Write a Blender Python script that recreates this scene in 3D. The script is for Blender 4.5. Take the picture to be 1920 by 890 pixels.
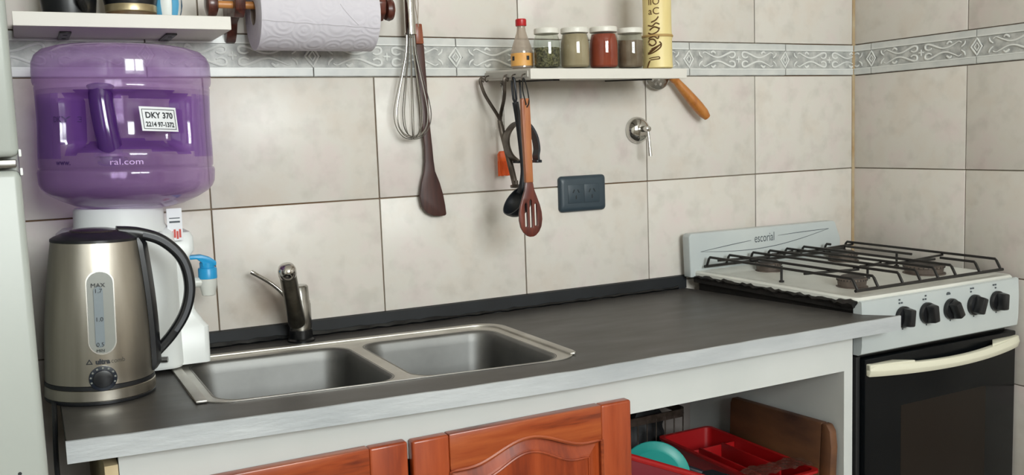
import bpy, bmesh, math, random
from mathutils import Vector, Matrix, Euler
random.seed(7)
S = bpy.context.scene
for o in list(bpy.data.objects):
    bpy.data.objects.remove(o)
COL = S.collection
PI = math.pi

# ------------------------------------------------------------------ camera
cam = bpy.data.cameras.new('camera')
camo = bpy.data.objects.new('camera', cam)
COL.objects.link(camo)
YAW, PITCH, ROLL = 0.47618, -0.10796, -0.03517
fw = Vector((math.sin(YAW)*math.cos(PITCH), math.cos(YAW)*math.cos(PITCH), math.sin(PITCH)))
rt = Vector((math.cos(YAW), -math.sin(YAW), 0))
up = rt.cross(fw)
r2 = math.cos(ROLL)*rt + math.sin(ROLL)*up
u2 = -math.sin(ROLL)*rt + math.cos(ROLL)*up
M = Matrix((r2, u2, -fw)).transposed().to_4x4()
M.translation = Vector((-1.97985, -1.82113, 1.25758))
camo.matrix_world = M
cam.sensor_width = 36
cam.lens = 1756.69/1920*36
cam.clip_start = 0.02
S.camera = camo

# ------------------------------------------------------------------ world, light, exposure
w = bpy.data.worlds.new('world'); S.world = w; w.use_nodes = True
bg = w.node_tree.nodes['Background']
bg.inputs[0].default_value = (0.80, 0.90, 1.0, 1)
bg.inputs[1].default_value = 1.0
S.view_settings.view_transform = 'Standard'
S.view_settings.look = 'None'
S.view_settings.gamma = 1
S.view_settings.use_curve_mapping = False
S.view_settings.exposure = 0.0

def area(name, loc, size, sizey, power, color, target):
    l = bpy.data.lights.new(name, 'AREA'); l.shape = 'RECTANGLE'
    l.size = size; l.size_y = sizey; l.energy = power; l.color = color
    o = bpy.data.objects.new(name, l); COL.objects.link(o); o.location = loc
    d = Vector(target)-Vector(loc)
    o.rotation_euler = d.to_track_quat('-Z', 'Y').to_euler()
    return o
# daylight through the window behind the camera
WX0, WX1, WZ0, WZ1, WY = -2.00, -0.60, 1.40, 2.36, -3.30
area('window_daylight', ((WX0+WX1)/2, WY-0.16, (WZ0+WZ1)/2), WX1-WX0, WZ1-WZ0, 128, (1.0, 0.975, 1.0), ((WX0+WX1)/2, 0, (WZ0+WZ1)/2))

# ------------------------------------------------------------------ materials
def lin(c):
    return c/12.92 if c <= 0.04045 else ((c+0.055)/1.055)**2.4
def hexc(h):
    h = h.lstrip('#')
    return tuple(lin(int(h[i:i+2], 16)/255) for i in (0, 2, 4)) + (1,)
class NT:
    def __init__(s, m):
        s.t = m.node_tree; s.n = s.t.nodes; s.b = s.n['Principled BSDF']; s.out = s.n['Material Output']
    def new(s, kind, **kw):
        n = s.n.new(kind)
        for k, v in kw.items():
            if k in n.inputs: n.inputs[k].default_value = v
            else: setattr(n, k, v)
        return n
    def link(s, a, b): s.t.links.new(a, b)
def mat(name, col, rough=0.5, metal=0.0, **kw):
    m = bpy.data.materials.new(name); m.use_nodes = True
    b = m.node_tree.nodes['Principled BSDF']
    b.inputs['Base Color'].default_value = hexc(col) if isinstance(col, str) else col
    b.inputs['Roughness'].default_value = rough
    b.inputs['Metallic'].default_value = metal
    for k, v in kw.items():
        b.inputs[k.replace('_', ' ')].default_value = v
    return m
def noisy(name, c1, c2, scale=8, rough=0.5, metal=0.0, detail=4, bump=0.0, lo=0.35, hi=0.65, stretch=(1, 1, 1), coord='pos', bscale=None, r2=None, **kw):
    """two tone noise material in world or object space, with optional bump"""
    m = mat(name, c1, rough, metal, **kw); t = NT(m)
    if coord == 'pos':
        src = t.new('ShaderNodeNewGeometry').outputs['Position']
    else:
        src = t.new('ShaderNodeTexCoord').outputs['Object']
    mp = t.new('ShaderNodeMapping'); mp.inputs['Scale'].default_value = stretch
    t.link(src, mp.inputs['Vector'])
    nz = t.new('ShaderNodeTexNoise'); nz.inputs['Scale'].default_value = scale; nz.inputs['Detail'].default_value = detail
    t.link(mp.outputs[0], nz.inputs['Vector'])
    cr = t.new('ShaderNodeValToRGB')
    cr.color_ramp.elements[0].position = lo; cr.color_ramp.elements[1].position = hi
    cr.color_ramp.elements[0].color = hexc(c1); cr.color_ramp.elements[1].color = hexc(c2)
    t.link(nz.outputs['Fac'], cr.inputs['Fac']); t.link(cr.outputs['Color'], t.b.inputs['Base Color'])
    if r2 is not None:
        mr = t.new('ShaderNodeMapRange'); mr.inputs['To Min'].default_value = rough; mr.inputs['To Max'].default_value = r2
        mr.inputs['From Min'].default_value = 0.3; mr.inputs['From Max'].default_value = 0.7
        t.link(nz.outputs['Fac'], mr.inputs['Value']); t.link(mr.outputs[0], t.b.inputs['Roughness'])
    if bump:
        n2 = t.new('ShaderNodeTexNoise'); n2.inputs['Scale'].default_value = bscale or scale*3; n2.inputs['Detail'].default_value = 3
        t.link(mp.outputs[0], n2.inputs['Vector'])
        bp = t.new('ShaderNodeBump'); bp.inputs['Strength'].default_value = bump; bp.inputs['Distance'].default_value = 0.002
        t.link(n2.outputs['Fac'], bp.inputs['Height']); t.link(bp.outputs[0], t.b.inputs['Normal'])
    return m
def clear(name, tint, gloss=0.06, body=None, bodyfac=0.0, rough=0.03):
    """thin clear or tinted plastic / glass: transparent tint + a share of translucent body + fresnel gloss"""
    m = bpy.data.materials.new(name); m.use_nodes = True; t = m.node_tree; n = t.nodes
    n.remove(n['Principled BSDF']); out = n['Material Output']
    tr = n.new('ShaderNodeBsdfTransparent'); tr.inputs[0].default_value = hexc(tint)
    last = tr.outputs[0]
    if body:
        df = n.new('ShaderNodeBsdfDiffuse'); df.inputs[0].default_value = hexc(body)
        tl = n.new('ShaderNodeBsdfTranslucent'); tl.inputs[0].default_value = hexc(body)
        mx0 = n.new('ShaderNodeMixShader'); mx0.inputs[0].default_value = 0.5
        t.links.new(df.outputs[0], mx0.inputs[1]); t.links.new(tl.outputs[0], mx0.inputs[2])
        mx = n.new('ShaderNodeMixShader'); mx.inputs[0].default_value = bodyfac
        t.links.new(last, mx.inputs[1]); t.links.new(mx0.outputs[0], mx.inputs[2]); last = mx.outputs[0]
    gl = n.new('ShaderNodeBsdfGlossy'); gl.inputs['Roughness'].default_value = rough
    lw = n.new('ShaderNodeLayerWeight'); lw.inputs['Blend'].default_value = 0.5
    pw = n.new('ShaderNodeMath'); pw.operation = 'POWER'; pw.inputs[1].default_value = 4.0; t.links.new(lw.outputs['Facing'], pw.inputs[0])
    fr = n.new('ShaderNodeMath'); fr.operation = 'MULTIPLY_ADD'; fr.inputs[1].default_value = 0.55; fr.inputs[2].default_value = gloss
    t.links.new(pw.outputs[0], fr.inputs[0])
    mx2 = n.new('ShaderNodeMixShader')
    t.links.new(fr.outputs[0], mx2.inputs[0]); t.links.new(last, mx2.inputs[1]); t.links.new(gl.outputs[0], mx2.inputs[2])
    t.links.new(mx2.outputs[0], out.inputs['Surface'])
    return m
def wood(name, c1, c2, c3, axis='z', scale=1.0, rough=0.35, coat=0.3, ring=26):
    m = mat(name, c1, rough); t = NT(m)
    tc = t.new('ShaderNodeTexCoord'); mp = t.new('ShaderNodeMapping')
    st = {'x': (0.10, 1, 1), 'y': (1, 0.10, 1), 'z': (1, 1, 0.10)}[axis]
    mp.inputs['Scale'].default_value = tuple(a*scale for a in st)
    t.link(tc.outputs['Object'], mp.inputs['Vector'])
    nz = t.new('ShaderNodeTexNoise'); nz.inputs['Scale'].default_value = ring; nz.inputs['Detail'].default_value = 5; nz.inputs['Distortion'].default_value = 1.2
    t.link(mp.outputs[0], nz.inputs['Vector'])
    n2 = t.new('ShaderNodeTexNoise'); n2.inputs['Scale'].default_value = ring*8; n2.inputs['Detail'].default_value = 3
    t.link(mp.outputs[0], n2.inputs['Vector'])
    ad = t.new('ShaderNodeMath', operation='MULTIPLY_ADD'); ad.inputs[1].default_value = 0.3
    t.link(n2.outputs['Fac'], ad.inputs[0]); t.link(nz.outputs['Fac'], ad.inputs[2])
    cr = t.new('ShaderNodeValToRGB'); e = cr.color_ramp.elements
    e[0].position = 0.45; e[0].color = hexc(c1); e[1].position = 0.85; e[1].color = hexc(c3)
    k = e.new(0.62); k.color = hexc(c2)
    t.link(ad.outputs[0], cr.inputs['Fac']); t.link(cr.outputs['Color'], t.b.inputs['Base Color'])
    t.b.inputs['Coat Weight'].default_value = coat; t.b.inputs['Coat Roughness'].default_value = 0.2
    return m

# wall tile: cream with pink-grey clouds, a slight shift per tile
def tile_material():
    m = mat('tile_glaze', '#d0c9bf', 0.38); t = NT(m)
    g = t.new('ShaderNodeNewGeometry'); oi = t.new('ShaderNodeObjectInfo')
    ad = t.new('ShaderNodeVectorMath', operation='MULTIPLY_ADD')
    ad.inputs[1].default_value = (7, 7, 7)
    cb = t.new('ShaderNodeCombineXYZ')
    for i in range(3): t.link(oi.outputs['Random'], cb.inputs[i])
    t.link(cb.outputs[0], ad.inputs[0]); t.link(g.outputs['Position'], ad.inputs[2])
    n1 = t.new('ShaderNodeTexNoise'); n1.inputs['Scale'].default_value = 9; n1.inputs['Detail'].default_value = 5; n1.inputs['Roughness'].default_value = 0.6
    n2 = t.new('ShaderNodeTexNoise'); n2.inputs['Scale'].default_value = 24; n2.inputs['Detail'].default_value = 5
    t.link(ad.outputs[0], n1.inputs['Vector']); t.link(ad.outputs[0], n2.inputs['Vector'])
    c1 = t.new('ShaderNodeValToRGB'); e = c1.color_ramp.elements
    e[0].position = 0.32; e[0].color = hexc('#d4cbc1'); e[1].position = 0.72; e[1].color = hexc('#d8cbc7')
    k = e.new(0.5); k.color = hexc('#d6d1c9')
    t.link(n1.outputs['Fac'], c1.inputs['Fac'])
    c2 = t.new('ShaderNodeValToRGB'); f = c2.color_ramp.elements
    f[0].position = 0.28; f[0].color = (0.80, 0.80, 0.79, 1); f[1].position = 0.50; f[1].color = (1, 1, 1, 1)
    t.link(n2.outputs['Fac'], c2.inputs['Fac'])
    mx = t.new('ShaderNodeMixRGB', blend_type='MULTIPLY'); mx.inputs[0].default_value = 0.55
    t.link(c1.outputs[0], mx.inputs[1]); t.link(c2.outputs[0], mx.inputs[2])
    # brown splash stain on the wall left of the faucet
    ds = t.new('ShaderNodeVectorMath', operation='DISTANCE'); ds.inputs[1].default_value = (-1.585, 0, 0.945)
    t.link(g.outputs['Position'], ds.inputs[0])
    wob = t.new('ShaderNodeMath', operation='MULTIPLY_ADD'); wob.inputs[1].default_value = 0.06
    t.link(n2.outputs['Fac'], wob.inputs[0]); t.link(ds.outputs['Value'], wob.inputs[2])
    mr = t.new('ShaderNodeMapRange'); mr.inputs['From Min'].default_value = 0.035; mr.inputs['From Max'].default_value = 0.095
    mr.inputs['To Min'].default_value = 0.55; mr.inputs['To Max'].default_value = 0.0
    t.link(wob.outputs[0], mr.inputs['Value'])
    m3 = t.new('ShaderNodeMixRGB', blend_type='MULTIPLY'); m3.inputs[2].default_value = hexc('#b49a80')
    t.link(mr.outputs[0], m3.inputs[0]); t.link(mx.outputs[0], m3.inputs[1])
    t.link(m3.outputs[0], t.b.inputs['Base Color'])
    bp = t.new('ShaderNodeBump'); bp.inputs['Strength'].default_value = 0.12; bp.inputs['Distance'].default_value = 0.002
    t.link(n1.outputs['Fac'], bp.inputs['Height']); t.link(bp.outputs[0], t.b.inputs['Normal'])
    return m
MT = {}
MT['tile'] = tile_material()
MT['grout'] = noisy('grout', '#6d5238', '#8d8476', 3.0, 0.9, lo=0.42, hi=0.58)
MT['corner_grout'] = noisy('corner_grout', '#a48760', '#b8a88c', 6, 0.9, stretch=(1, 1, 2))
MT['border'] = noisy('border_glaze', '#c3c5c3', '#d3d3cf', 20, 0.3)
MT['border_dark'] = noisy('border_recess', '#979896', '#c0c0bc', 45, 0.4, detail=5, lo=0.36, hi=0.62)
MT['relief'] = mat('relief_glaze', '#dddedb', 0.35)
MT['paint'] = noisy('wall_paint', '#d9d5cc', '#dedad2', 3, 0.8)
MT['floor'] = noisy('floor_tile', '#8d8478', '#a1988b', 5, 0.4)
MT['counter'] = noisy('counter_laminate', '#3b3937', '#464340', 7, 0.36, stretch=(1, 3, 1), r2=0.48, bump=0.05, detail=5)
MT['edge'] = noisy('counter_edge', '#adb2b6', '#c4c8cb', 9, 0.42, metal=0.2, stretch=(0.5, 1, 2), detail=6, bump=0.35, bscale=60)
MT['blackstrip'] = noisy('black_strip', '#0f1114', '#191c20', 12, 0.6)
MT['sealant'] = mat('black_sealant', '#0c0d0f', 0.25)
MT['steel'] = noisy('sink_steel', '#8f8f8f', '#a5a4a2', 10, 0.34, metal=1.0, r2=0.46, detail=5)
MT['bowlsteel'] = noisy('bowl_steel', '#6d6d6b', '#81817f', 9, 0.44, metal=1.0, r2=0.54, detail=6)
MT['chrome'] = mat('chrome', '#c9c7c2', 0.12, 1.0)
MT['satin'] = mat('satin_chrome', '#a6a49f', 0.25, 1.0)
MT['darkspout'] = noisy('spout_dark_reflection', '#57544a', '#77736a', 30, 0.3, metal=0.9)  # spout metal darkened in colour as if mirroring the counter below
MT['white'] = noisy('white_plastic', '#dfe3e2', '#e6e9e7', 4, 0.35)
MT['fridge'] = noisy('fridge_enamel', '#a3a8a3', '#a9aea9', 2, 0.35)
MT['shelf'] = noisy('shelf_laminate', '#d5d1c9', '#dcd8d0', 6, 0.45, stretch=(0.3, 1, 1))
MT['cabwhite'] = noisy('cabinet_white', '#c3c6c4', '#cbcdcb', 4, 0.55)
MT['rawwood'] = noisy('raw_board_edge', '#c9b48e', '#d8c6a3', 20, 0.7, stretch=(1, 1, 0.2))
MT['cherry'] = wood('cherry_wood_rail', '#62210b', '#953f19', '#aa5427', 'x', 1.0, 0.35, 0.35, 30)
MT['cherryv'] = wood('cherry_wood_stile', '#7a2c10', '#963d18', '#a64a22', 'z', 1.0, 0.35, 0.35, 22)
MT['woodred'] = wood('red_wood', '#2c1410', '#471f17', '#653023', 'z', 1, 0.35, 0.4, 40)
MT['wenge'] = wood('dark_wood', '#2e1613', '#3d1f1a', '#4c2a22', 'z', 1, 0.5, 0.1, 40)
MT['spoonwood'] = wood('spoon_wood', '#93502c', '#a9653a', '#b97748', 'z', 1, 0.45, 0.15, 40)
MT['spoondark'] = wood('spoon_dark_wood', '#3f1511', '#5c241a', '#7a3522', 'z', 1, 0.35, 0.3, 40)
MT['handlewood'] = wood('turned_wood', '#9a5a26', '#b3702f', '#c08040', 'z', 1, 0.4, 0.3, 30)
MT['boardwood'] = noisy('worn_board', '#3a231a', '#714a2e', 9, 0.6, detail=6, lo=0.34, hi=0.66, stretch=(1, 0.5, 1.4))
MT['dowel'] = wood('dowel_wood', '#a4652f', '#b9773b', '#c5864a', 'x', 1, 0.45, 0.2, 40)
MT['black'] = mat('black_plastic', '#17181b', 0.32)
MT['blackmat'] = mat('black_matt', '#141416', 0.6)
MT['nylon'] = mat('black_nylon', '#20242b', 0.42)
MT['wire'] = mat('black_enamel_wire', '#1c1a19', 0.35)
MT['darkmetal'] = noisy('aged_metal', '#4a423b', '#6b625a', 40, 0.38, metal=0.7)
MT['orange'] = mat('orange_silicone', '#f0621c', 0.45)
MT['blue'] = mat('blue_plastic', '#1f97cf', 0.35)
MT['slate'] = mat('slate_plastic', '#35424b', 0.4)
MT['slatedark'] = mat('slate_slot', '#11161b', 0.6)
MT['brushed'] = noisy('brushed_steel', '#b0a99d', '#bdb7ac', 50, 0.30, metal=1.0, stretch=(1, 1, 0.02), coord='obj', r2=0.36)
MT['brushed'].node_tree.nodes['Principled BSDF'].inputs['Anisotropic'].default_value = 0.55
MT['gauge'] = mat('gauge_plastic', '#868882', 0.3)
MT['gaugeblue'] = mat('gauge_water', '#7d878d', 0.25)
MT['navy'] = mat('navy_plastic', '#131a26', 0.3)
MT['purple'] = clear('purple_plastic', '#f7effc', gloss=0.05, body='#cba0e2', bodyfac=0.36, rough=0.08)
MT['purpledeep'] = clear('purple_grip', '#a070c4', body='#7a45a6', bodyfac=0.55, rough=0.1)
MT['water'] = clear('water', '#faf6fd', gloss=0.012, rough=0.02)
MT['glass'] = clear('jar_glass', '#eef1ec', rough=0.02)
MT['pane'] = clear('window_glass', '#f4f8f6', rough=0.01)
MT['paper'] = None
MT['stove'] = noisy('stove_enamel', '#b7bebf', '#c0c6c5', 5, 0.3)
MT['pan'] = noisy('stove_pan', '#cfd0c9', '#dcdcd5', 8, 0.3, detail=6)
MT['burnt'] = noisy('burnt_grime', '#0c0b0a', '#1d1916', 30, 0.6, bump=0.4)
MT['ovenglass'] = mat('oven_glass', '#070a0d', 0.22, Specular_IOR_Level=0.22)
MT['ovenwindow'] = mat('oven_window', '#1a130e', 0.3, Specular_IOR_Level=0.25)
MT['cream'] = mat('cream_plastic', '#dbd8c4', 0.4)
MT['burner'] = noisy('burner_metal', '#5a504a', '#7a6f67', 30, 0.55, metal=0.6)
MT['burnercap'] = mat('burner_cap', '#3a3532', 0.5)
MT['ink'] = mat('grey_ink', '#4b5258', 0.6)
MT['inkblack'] = mat('black_ink', '#23262b', 0.6)
MT['sticker'] = mat('white_sticker', '#e4e6ea', 0.5)
MT['redink'] = mat('red_ink', '#c4453a', 0.5)
MT['redcap'] = mat('red_cap', '#b3161d', 0.35)
MT['labelorange'] = noisy('orange_label', '#d79a4c', '#e0ac62', 30, 0.5)
MT['jarlid'] = mat('white_lid', '#dcd9d0', 0.4)
MT['oregano'] = noisy('dried_herb', '#2e2d16', '#8a8560', 220, 0.9, detail=3, lo=0.4, hi=0.7, bump=0.8)
MT['greyspice'] = noisy('pale_spice', '#a39278', '#b3a287', 25, 0.9)
MT['redspice'] = noisy('red_spice', '#8e3620', '#a04328', 18, 0.9)
MT['brownspice'] = noisy('brown_spice', '#6d5a49', '#8a7868', 25, 0.9)
MT['liquid'] = mat('pale_liquid', '#b8a798', 0.2)
MT['bamboo'] = noisy('bamboo', '#d6bd77', '#e6d59a', 10, 0.45, stretch=(1, 1, 0.25))
MT['burn'] = mat('burnt_marks', '#5a3a17', 0.7)
MT['redplastic'] = mat('red_plastic', '#9c0f13', 0.38)
MT['maroon'] = mat('maroon_plastic', '#6e1722', 0.4)
MT['turq'] = mat('turquoise_plastic', '#2b9c93', 0.4)
MT['gold'] = noisy('brass_band', '#b3a27e', '#cdbf9c', 20, 0.35, metal=0.7)
MT['gourd'] = noisy('gourd_base', '#4d3b28', '#6e5537', 30, 0.6)
MT['skyblue'] = mat('skyblue_enamel', '#5aa6cf', 0.4)
MT['cord'] = mat('dark_cord', '#191715', 0.8)
MT['film'] = clear('plastic_film', '#d9cfc8', body='#a08070', bodyfac=0.25, rough=0.15)

def paper_material():
    m = mat('embossed_paper', '#d3cfd7', 0.9); t = NT(m)
    tc = t.new('ShaderNodeTexCoord')
    v = t.new('ShaderNodeTexVoronoi'); v.inputs['Scale'].default_value = 26; v.inputs['Randomness'].default_value = 0.8
    t.link(tc.outputs['Object'], v.inputs['Vector'])
    k = t.new('ShaderNodeMath', operation='MULTIPLY'); k.inputs[1].default_value = 26.0
    t.link(v.outputs['Distance'], k.inputs[0])
    s = t.new('ShaderNodeMath', operation='SINE'); t.link(k.outputs[0], s.inputs[0])
    bp = t.new('ShaderNodeBump'); bp.inputs['Strength'].default_value = 0.22; bp.inputs['Distance'].default_value = 0.0013
    t.link(s.outputs[0], bp.inputs['Height']); t.link(bp.outputs[0], t.b.inputs['Normal'])
    return m
MT['paper'] = paper_material()

# ------------------------------------------------------------------ mesh builder
class MB:
    def __init__(s): s.v = []; s.f = []
    def add(s, vs, fs):
        k = len(s.v); s.v += [tuple(p) for p in vs]; s.f += [tuple(i+k for i in f) for f in fs]; return s
    def box(s, x0, x1, y0, y1, z0, z1):
        v = [(x, y, z) for z in (z0, z1) for y in (y0, y1) for x in (x0, x1)]
        return s.add(v, [(0, 2, 3, 1), (4, 5, 7, 6), (0, 1, 5, 4), (2, 6, 7, 3), (0, 4, 6, 2), (1, 3, 7, 5)])
    def loft(s, rings, cap0=True, cap1=True, closed=False):
        n = len(rings[0]); v = [p for r in rings for p in r]; f = []
        m = len(rings)
        for i in range(m if closed else m-1):
            for j in range(n):
                a = i*n+j; b = i*n+(j+1) % n; i2 = (i+1) % m
                f.append((a, b, i2*n+(j+1) % n, i2*n+j))
        if not closed:
            if cap0: f.append(tuple(range(n))[::-1])
            if cap1: f.append(tuple((m-1)*n+j for j in range(n)))
        return s.add(v, f)
    def lathe(s, prof, n=32, c=(0, 0, 0), axis='z', cap0=True, cap1=True):
        rings = []
        for r, h in prof:
            ring = []
            for j in range(n):
                a = 2*PI*j/n; p = (max(r, 1e-5)*math.cos(a), max(r, 1e-5)*math.sin(a), h)
                if axis == 'y': p = (p[0], -p[2], p[1])      # h runs towards the viewer (-y)
                if axis == 'x': p = (p[2], p[0], p[1])
                ring.append((p[0]+c[0], p[1]+c[1], p[2]+c[2]))
            rings.append(ring)
        return s.loft(rings, cap0, cap1)
    def tube(s, pts, r, n=8, closed=False, flat=1.0):
        pts = [Vector(p) for p in pts]; m = len(pts); rings = []
        rs = r if isinstance(r, (list, tuple)) else [r]*m
        prevn = None
        for i, p in enumerate(pts):
            if closed: d = pts[(i+1) % m]-pts[i-1]
            else: d = pts[min(i+1, m-1)]-pts[max(i-1, 0)]
            d.normalize()
            if prevn is None:
                h = Vector((0, 1, 0)) if abs(d.y) < 0.9 else Vector((1, 0, 0))
                nn = (h-d*h.dot(d)).normalized()
            else:
                nn = (prevn-d*prevn.dot(d)).normalized()
            prevn = nn; bb = d.cross(nn)
            rings.append([tuple(p+nn*(rs[i]*flat*math.cos(2*PI*j/n))+bb*(rs[i]*math.sin(2*PI*j/n))) for j in range(n)])
        return s.loft(rings, closed=closed)
    def prism(s, poly, d0, d1, fn=None):
        """poly of (a,b); fn(a,b,d) -> xyz ; default: (a, d, b)"""
        fn = fn or (lambda a, b, d: (a, d, b))
        return s.loft([[fn(a, b, d0) for a, b in poly], [fn(a, b, d1) for a, b in poly]])
    def plate(s, outer, holes, d0, d1, fn=None):
        """flat plate with holes, thickness d0..d1"""
        fn = fn or (lambda a, b, d: (a, d, b))
        bm = bmesh.new(); edges = []
        for loop in [outer]+holes:
            vs = [bm.verts.new((a, b, 0)) for a, b in loop]
            edges += [bm.edges.new((vs[i], vs[(i+1) % len(vs)])) for i in range(len(vs))]
        bmesh.ops.triangle_fill(bm, use_beauty=True, use_dissolve=False, edges=edges)
        bm.verts.index_update()
        P = [v.co.copy() for v in bm.verts]; F = [tuple(v.index for v in f.verts) for f in bm.faces]; bm.free()
        n = len(P)
        v = [fn(p.x, p.y, d0) for p in P]+[fn(p.x, p.y, d1) for p in P]
        f = [t[::-1] for t in F]+[tuple(i+n for i in t) for t in F]
        k = 0
        for loop in [outer]+holes:
            L = len(loop)
            for i in range(L):
                a = k+i; b = k+(i+1) % L; f.append((a, b, b+n, a+n))
            k += L
        return s.add(v, f)
    def xform(s, mt, start=0):
        s.v = s.v[:start]+[tuple(mt @ Vector(p)) for p in s.v[start:]]; return s
    def warp(s, fn):
        s.v = [tuple(fn(*p)) for p in s.v]; return s

def rrect(x0, x1, y0, y1, r, n=6):
    out = []
    for cx, cy, a0 in ((x1-r, y1-r, 0), (x0+r, y1-r, 90), (x0+r, y0+r, 180), (x1-r, y0+r, 270)):
        for i in range(n+1):
            a = math.radians(a0+90*i/n); out.append((cx+r*math.cos(a), cy+r*math.sin(a)))
    return out
def circ(cx, cy, r, n=24, ry=None):
    ry = ry or r
    return [(cx+r*math.cos(2*PI*i/n), cy+ry*math.sin(2*PI*i/n)) for i in range(n)]
def arc_pts(pts, n=6):
    """Catmull-Rom through 3-D points"""
    P = [Vector(p) for p in pts]; out = []
    for i in range(len(P)-1):
        p0 = P[max(i-1, 0)]; p1 = P[i]; p2 = P[i+1]; p3 = P[min(i+2, len(P)-1)]
        for k in range(n):
            t = k/n
            out.append(0.5*((2*p1)+(p2-p0)*t+(2*p0-5*p1+4*p2-p3)*t*t+(3*p1-p0-3*p2+p3)*t**3))
    out.append(P[-1]); return out

def obj(name, mb, m, parent=None, smooth=True, bevel=0.0, seg=2, ang=35, kind=None, label=None):
    me = bpy.data.meshes.new(name)
    off = Vector(parent_world(parent)) if parent is not None else Vector((0, 0, 0))
    me.from_pydata([tuple(Vector(p)-off) for p in mb.v], [], mb.f)
    bm = bmesh.new(); bm.from_mesh(me)
    bmesh.ops.remove_doubles(bm, verts=bm.verts, dist=1e-6)
    bmesh.ops.recalc_face_normals(bm, faces=bm.faces)
    if bevel:
        ed = [e for e in bm.edges if len(e.link_faces) == 2 and e.calc_face_angle(0) > math.radians(30)]
        bmesh.ops.bevel(bm, geom=ed, offset=bevel, segments=seg, affect='EDGES', profile=0.5, clamp_overlap=True)
    bm.to_mesh(me); bm.free()
    if smooth:
        me.polygons.foreach_set('use_smooth', [True]*len(me.polygons))
        me.set_sharp_from_angle(angle=math.radians(ang))
    me.materials.append(m)
    o = bpy.data.objects.new(name, me); COL.objects.link(o)
    if parent is not None: o.parent = parent
    if kind: o['kind'] = kind
    if label: o['label'] = label
    return o
def parent_world(p):
    v = Vector((0, 0, 0))
    while p is not None:
        v += p.location; p = p.parent
    return v
def tag(o, label=None, cat=None, group=None, kind=None):
    for k, v in (('label', label), ('category', cat), ('group', group), ('kind', kind)):
        if v: o[k] = v
    return o
def thing(name, loc, label, cat, group=None):
    o = bpy.data.objects.new(name, None); COL.objects.link(o); o.location = loc
    o.empty_display_size = 0.05
    return tag(o, label, cat, group)
def structure(name):
    o = bpy.data.objects.new(name, None); COL.objects.link(o); o['kind'] = 'structure'; return o
def text_mb(s, size, fn, width=None, depth=0.0004, align='LEFT', bold=0.0):
    """flat lettering: fn(a, b, d) maps text plane to space"""
    cu = bpy.data.curves.new('lettering', 'FONT'); cu.body = s; cu.size = size; cu.align_x = align; cu.offset = bold
    cu.resolution_u = 3
    ob = bpy.data.objects.new('lettering', cu); COL.objects.link(ob)
    bpy.context.view_layer.update()
    dg = bpy.context.evaluated_depsgraph_get()
    me = bpy.data.meshes.new_from_object(ob.evaluated_get(dg))
    xs = [v.co.x for v in me.vertices]; k = 1.0
    if width and xs: k = width/(max(xs)-min(xs))
    mb = MB(); mb.add([fn(v.co.x*k, v.co.y, depth) for v in me.vertices], [tuple(p.vertices) for p in me.polygons])
    bpy.data.objects.remove(ob); bpy.data.meshes.remove(me); bpy.data.curves.remove(cu)
    return mb
def share(src, name, loc, parent=None):
    o = src.copy(); o.name = name; COL.objects.link(o); o.location = loc
    if parent is not None: o.parent = parent
    return o

# ------------------------------------------------------------------ room shell
J0, TH, TW, BD = 1.14, 0.2452, 0.333, 0.0801
G = 0.0013                                           # half a joint
BT = J0+TH+BD
RX0, RY0, RZ1 = -2.75, -3.30, 2.55
obj('floor', MB().box(RX0-0.1, 0.12, RY0-0.1, 0.12, -0.1, 0), MT['floor'], smooth=False, kind='structure')
obj('ceiling', MB().box(RX0-0.1, 0.12, RY0-0.1, 0.12, RZ1, RZ1+0.1), MT['paint'], smooth=False, kind='structure')
wall_back = obj('wall_back', MB().box(RX0-0.1, 0.12, 0.005, 0.12, 0, RZ1), MT['grout'], smooth=False, kind='structure')
wall_right = obj('wall_right', MB().box(0.005, 0.12, RY0, 0.005, 0, RZ1), MT['grout'], smooth=False, kind='structure')
obj('wall_left', MB().box(RX0-0.1, RX0, RY0, 0.005, 0, RZ1), MT['paint'], smooth=False, kind='structure')
wf = MB()
wf.box(RX0-0.1, WX0, RY0-0.12, RY0, 0, RZ1).box(WX1, 0.12, RY0-0.12, RY0, 0, RZ1).box(WX0, WX1, RY0-0.12, RY0, 0, WZ0).box(WX0, WX1, RY0-0.12, RY0, WZ1, RZ1)
obj('wall_front', wf, MT['paint'], smooth=False, kind='structure')
win = structure('window_1'); win.location = ((WX0+WX1)/2, RY0-0.06, WZ0)
fr = MB()
fr.box(WX0, WX1, RY0-0.09, RY0-0.04, WZ0, WZ0+0.05).box(WX0, WX1, RY0-0.09, RY0-0.04, WZ1-0.05, WZ1)
for x in (WX0, (WX0+WX1)/2-0.035, WX1-0.05): fr.box(x, x+(0.05 if x != (WX0+WX1)/2-0.035 else 0.07), RY0-0.09, RY0-0.04, WZ0+0.05, WZ1-0.05)
obj('window_frame', fr, MT['white'], win, smooth=False)
for a, b in ((WX0+0.05, (WX0+WX1)/2-0.035), ((WX0+WX1)/2+0.035, WX1-0.05)):
    obj('pane', MB().box(a, b, RY0-0.068, RY0-0.064, WZ0+0.05, WZ1-0.05), MT['pane'], win, smooth=False)
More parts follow.
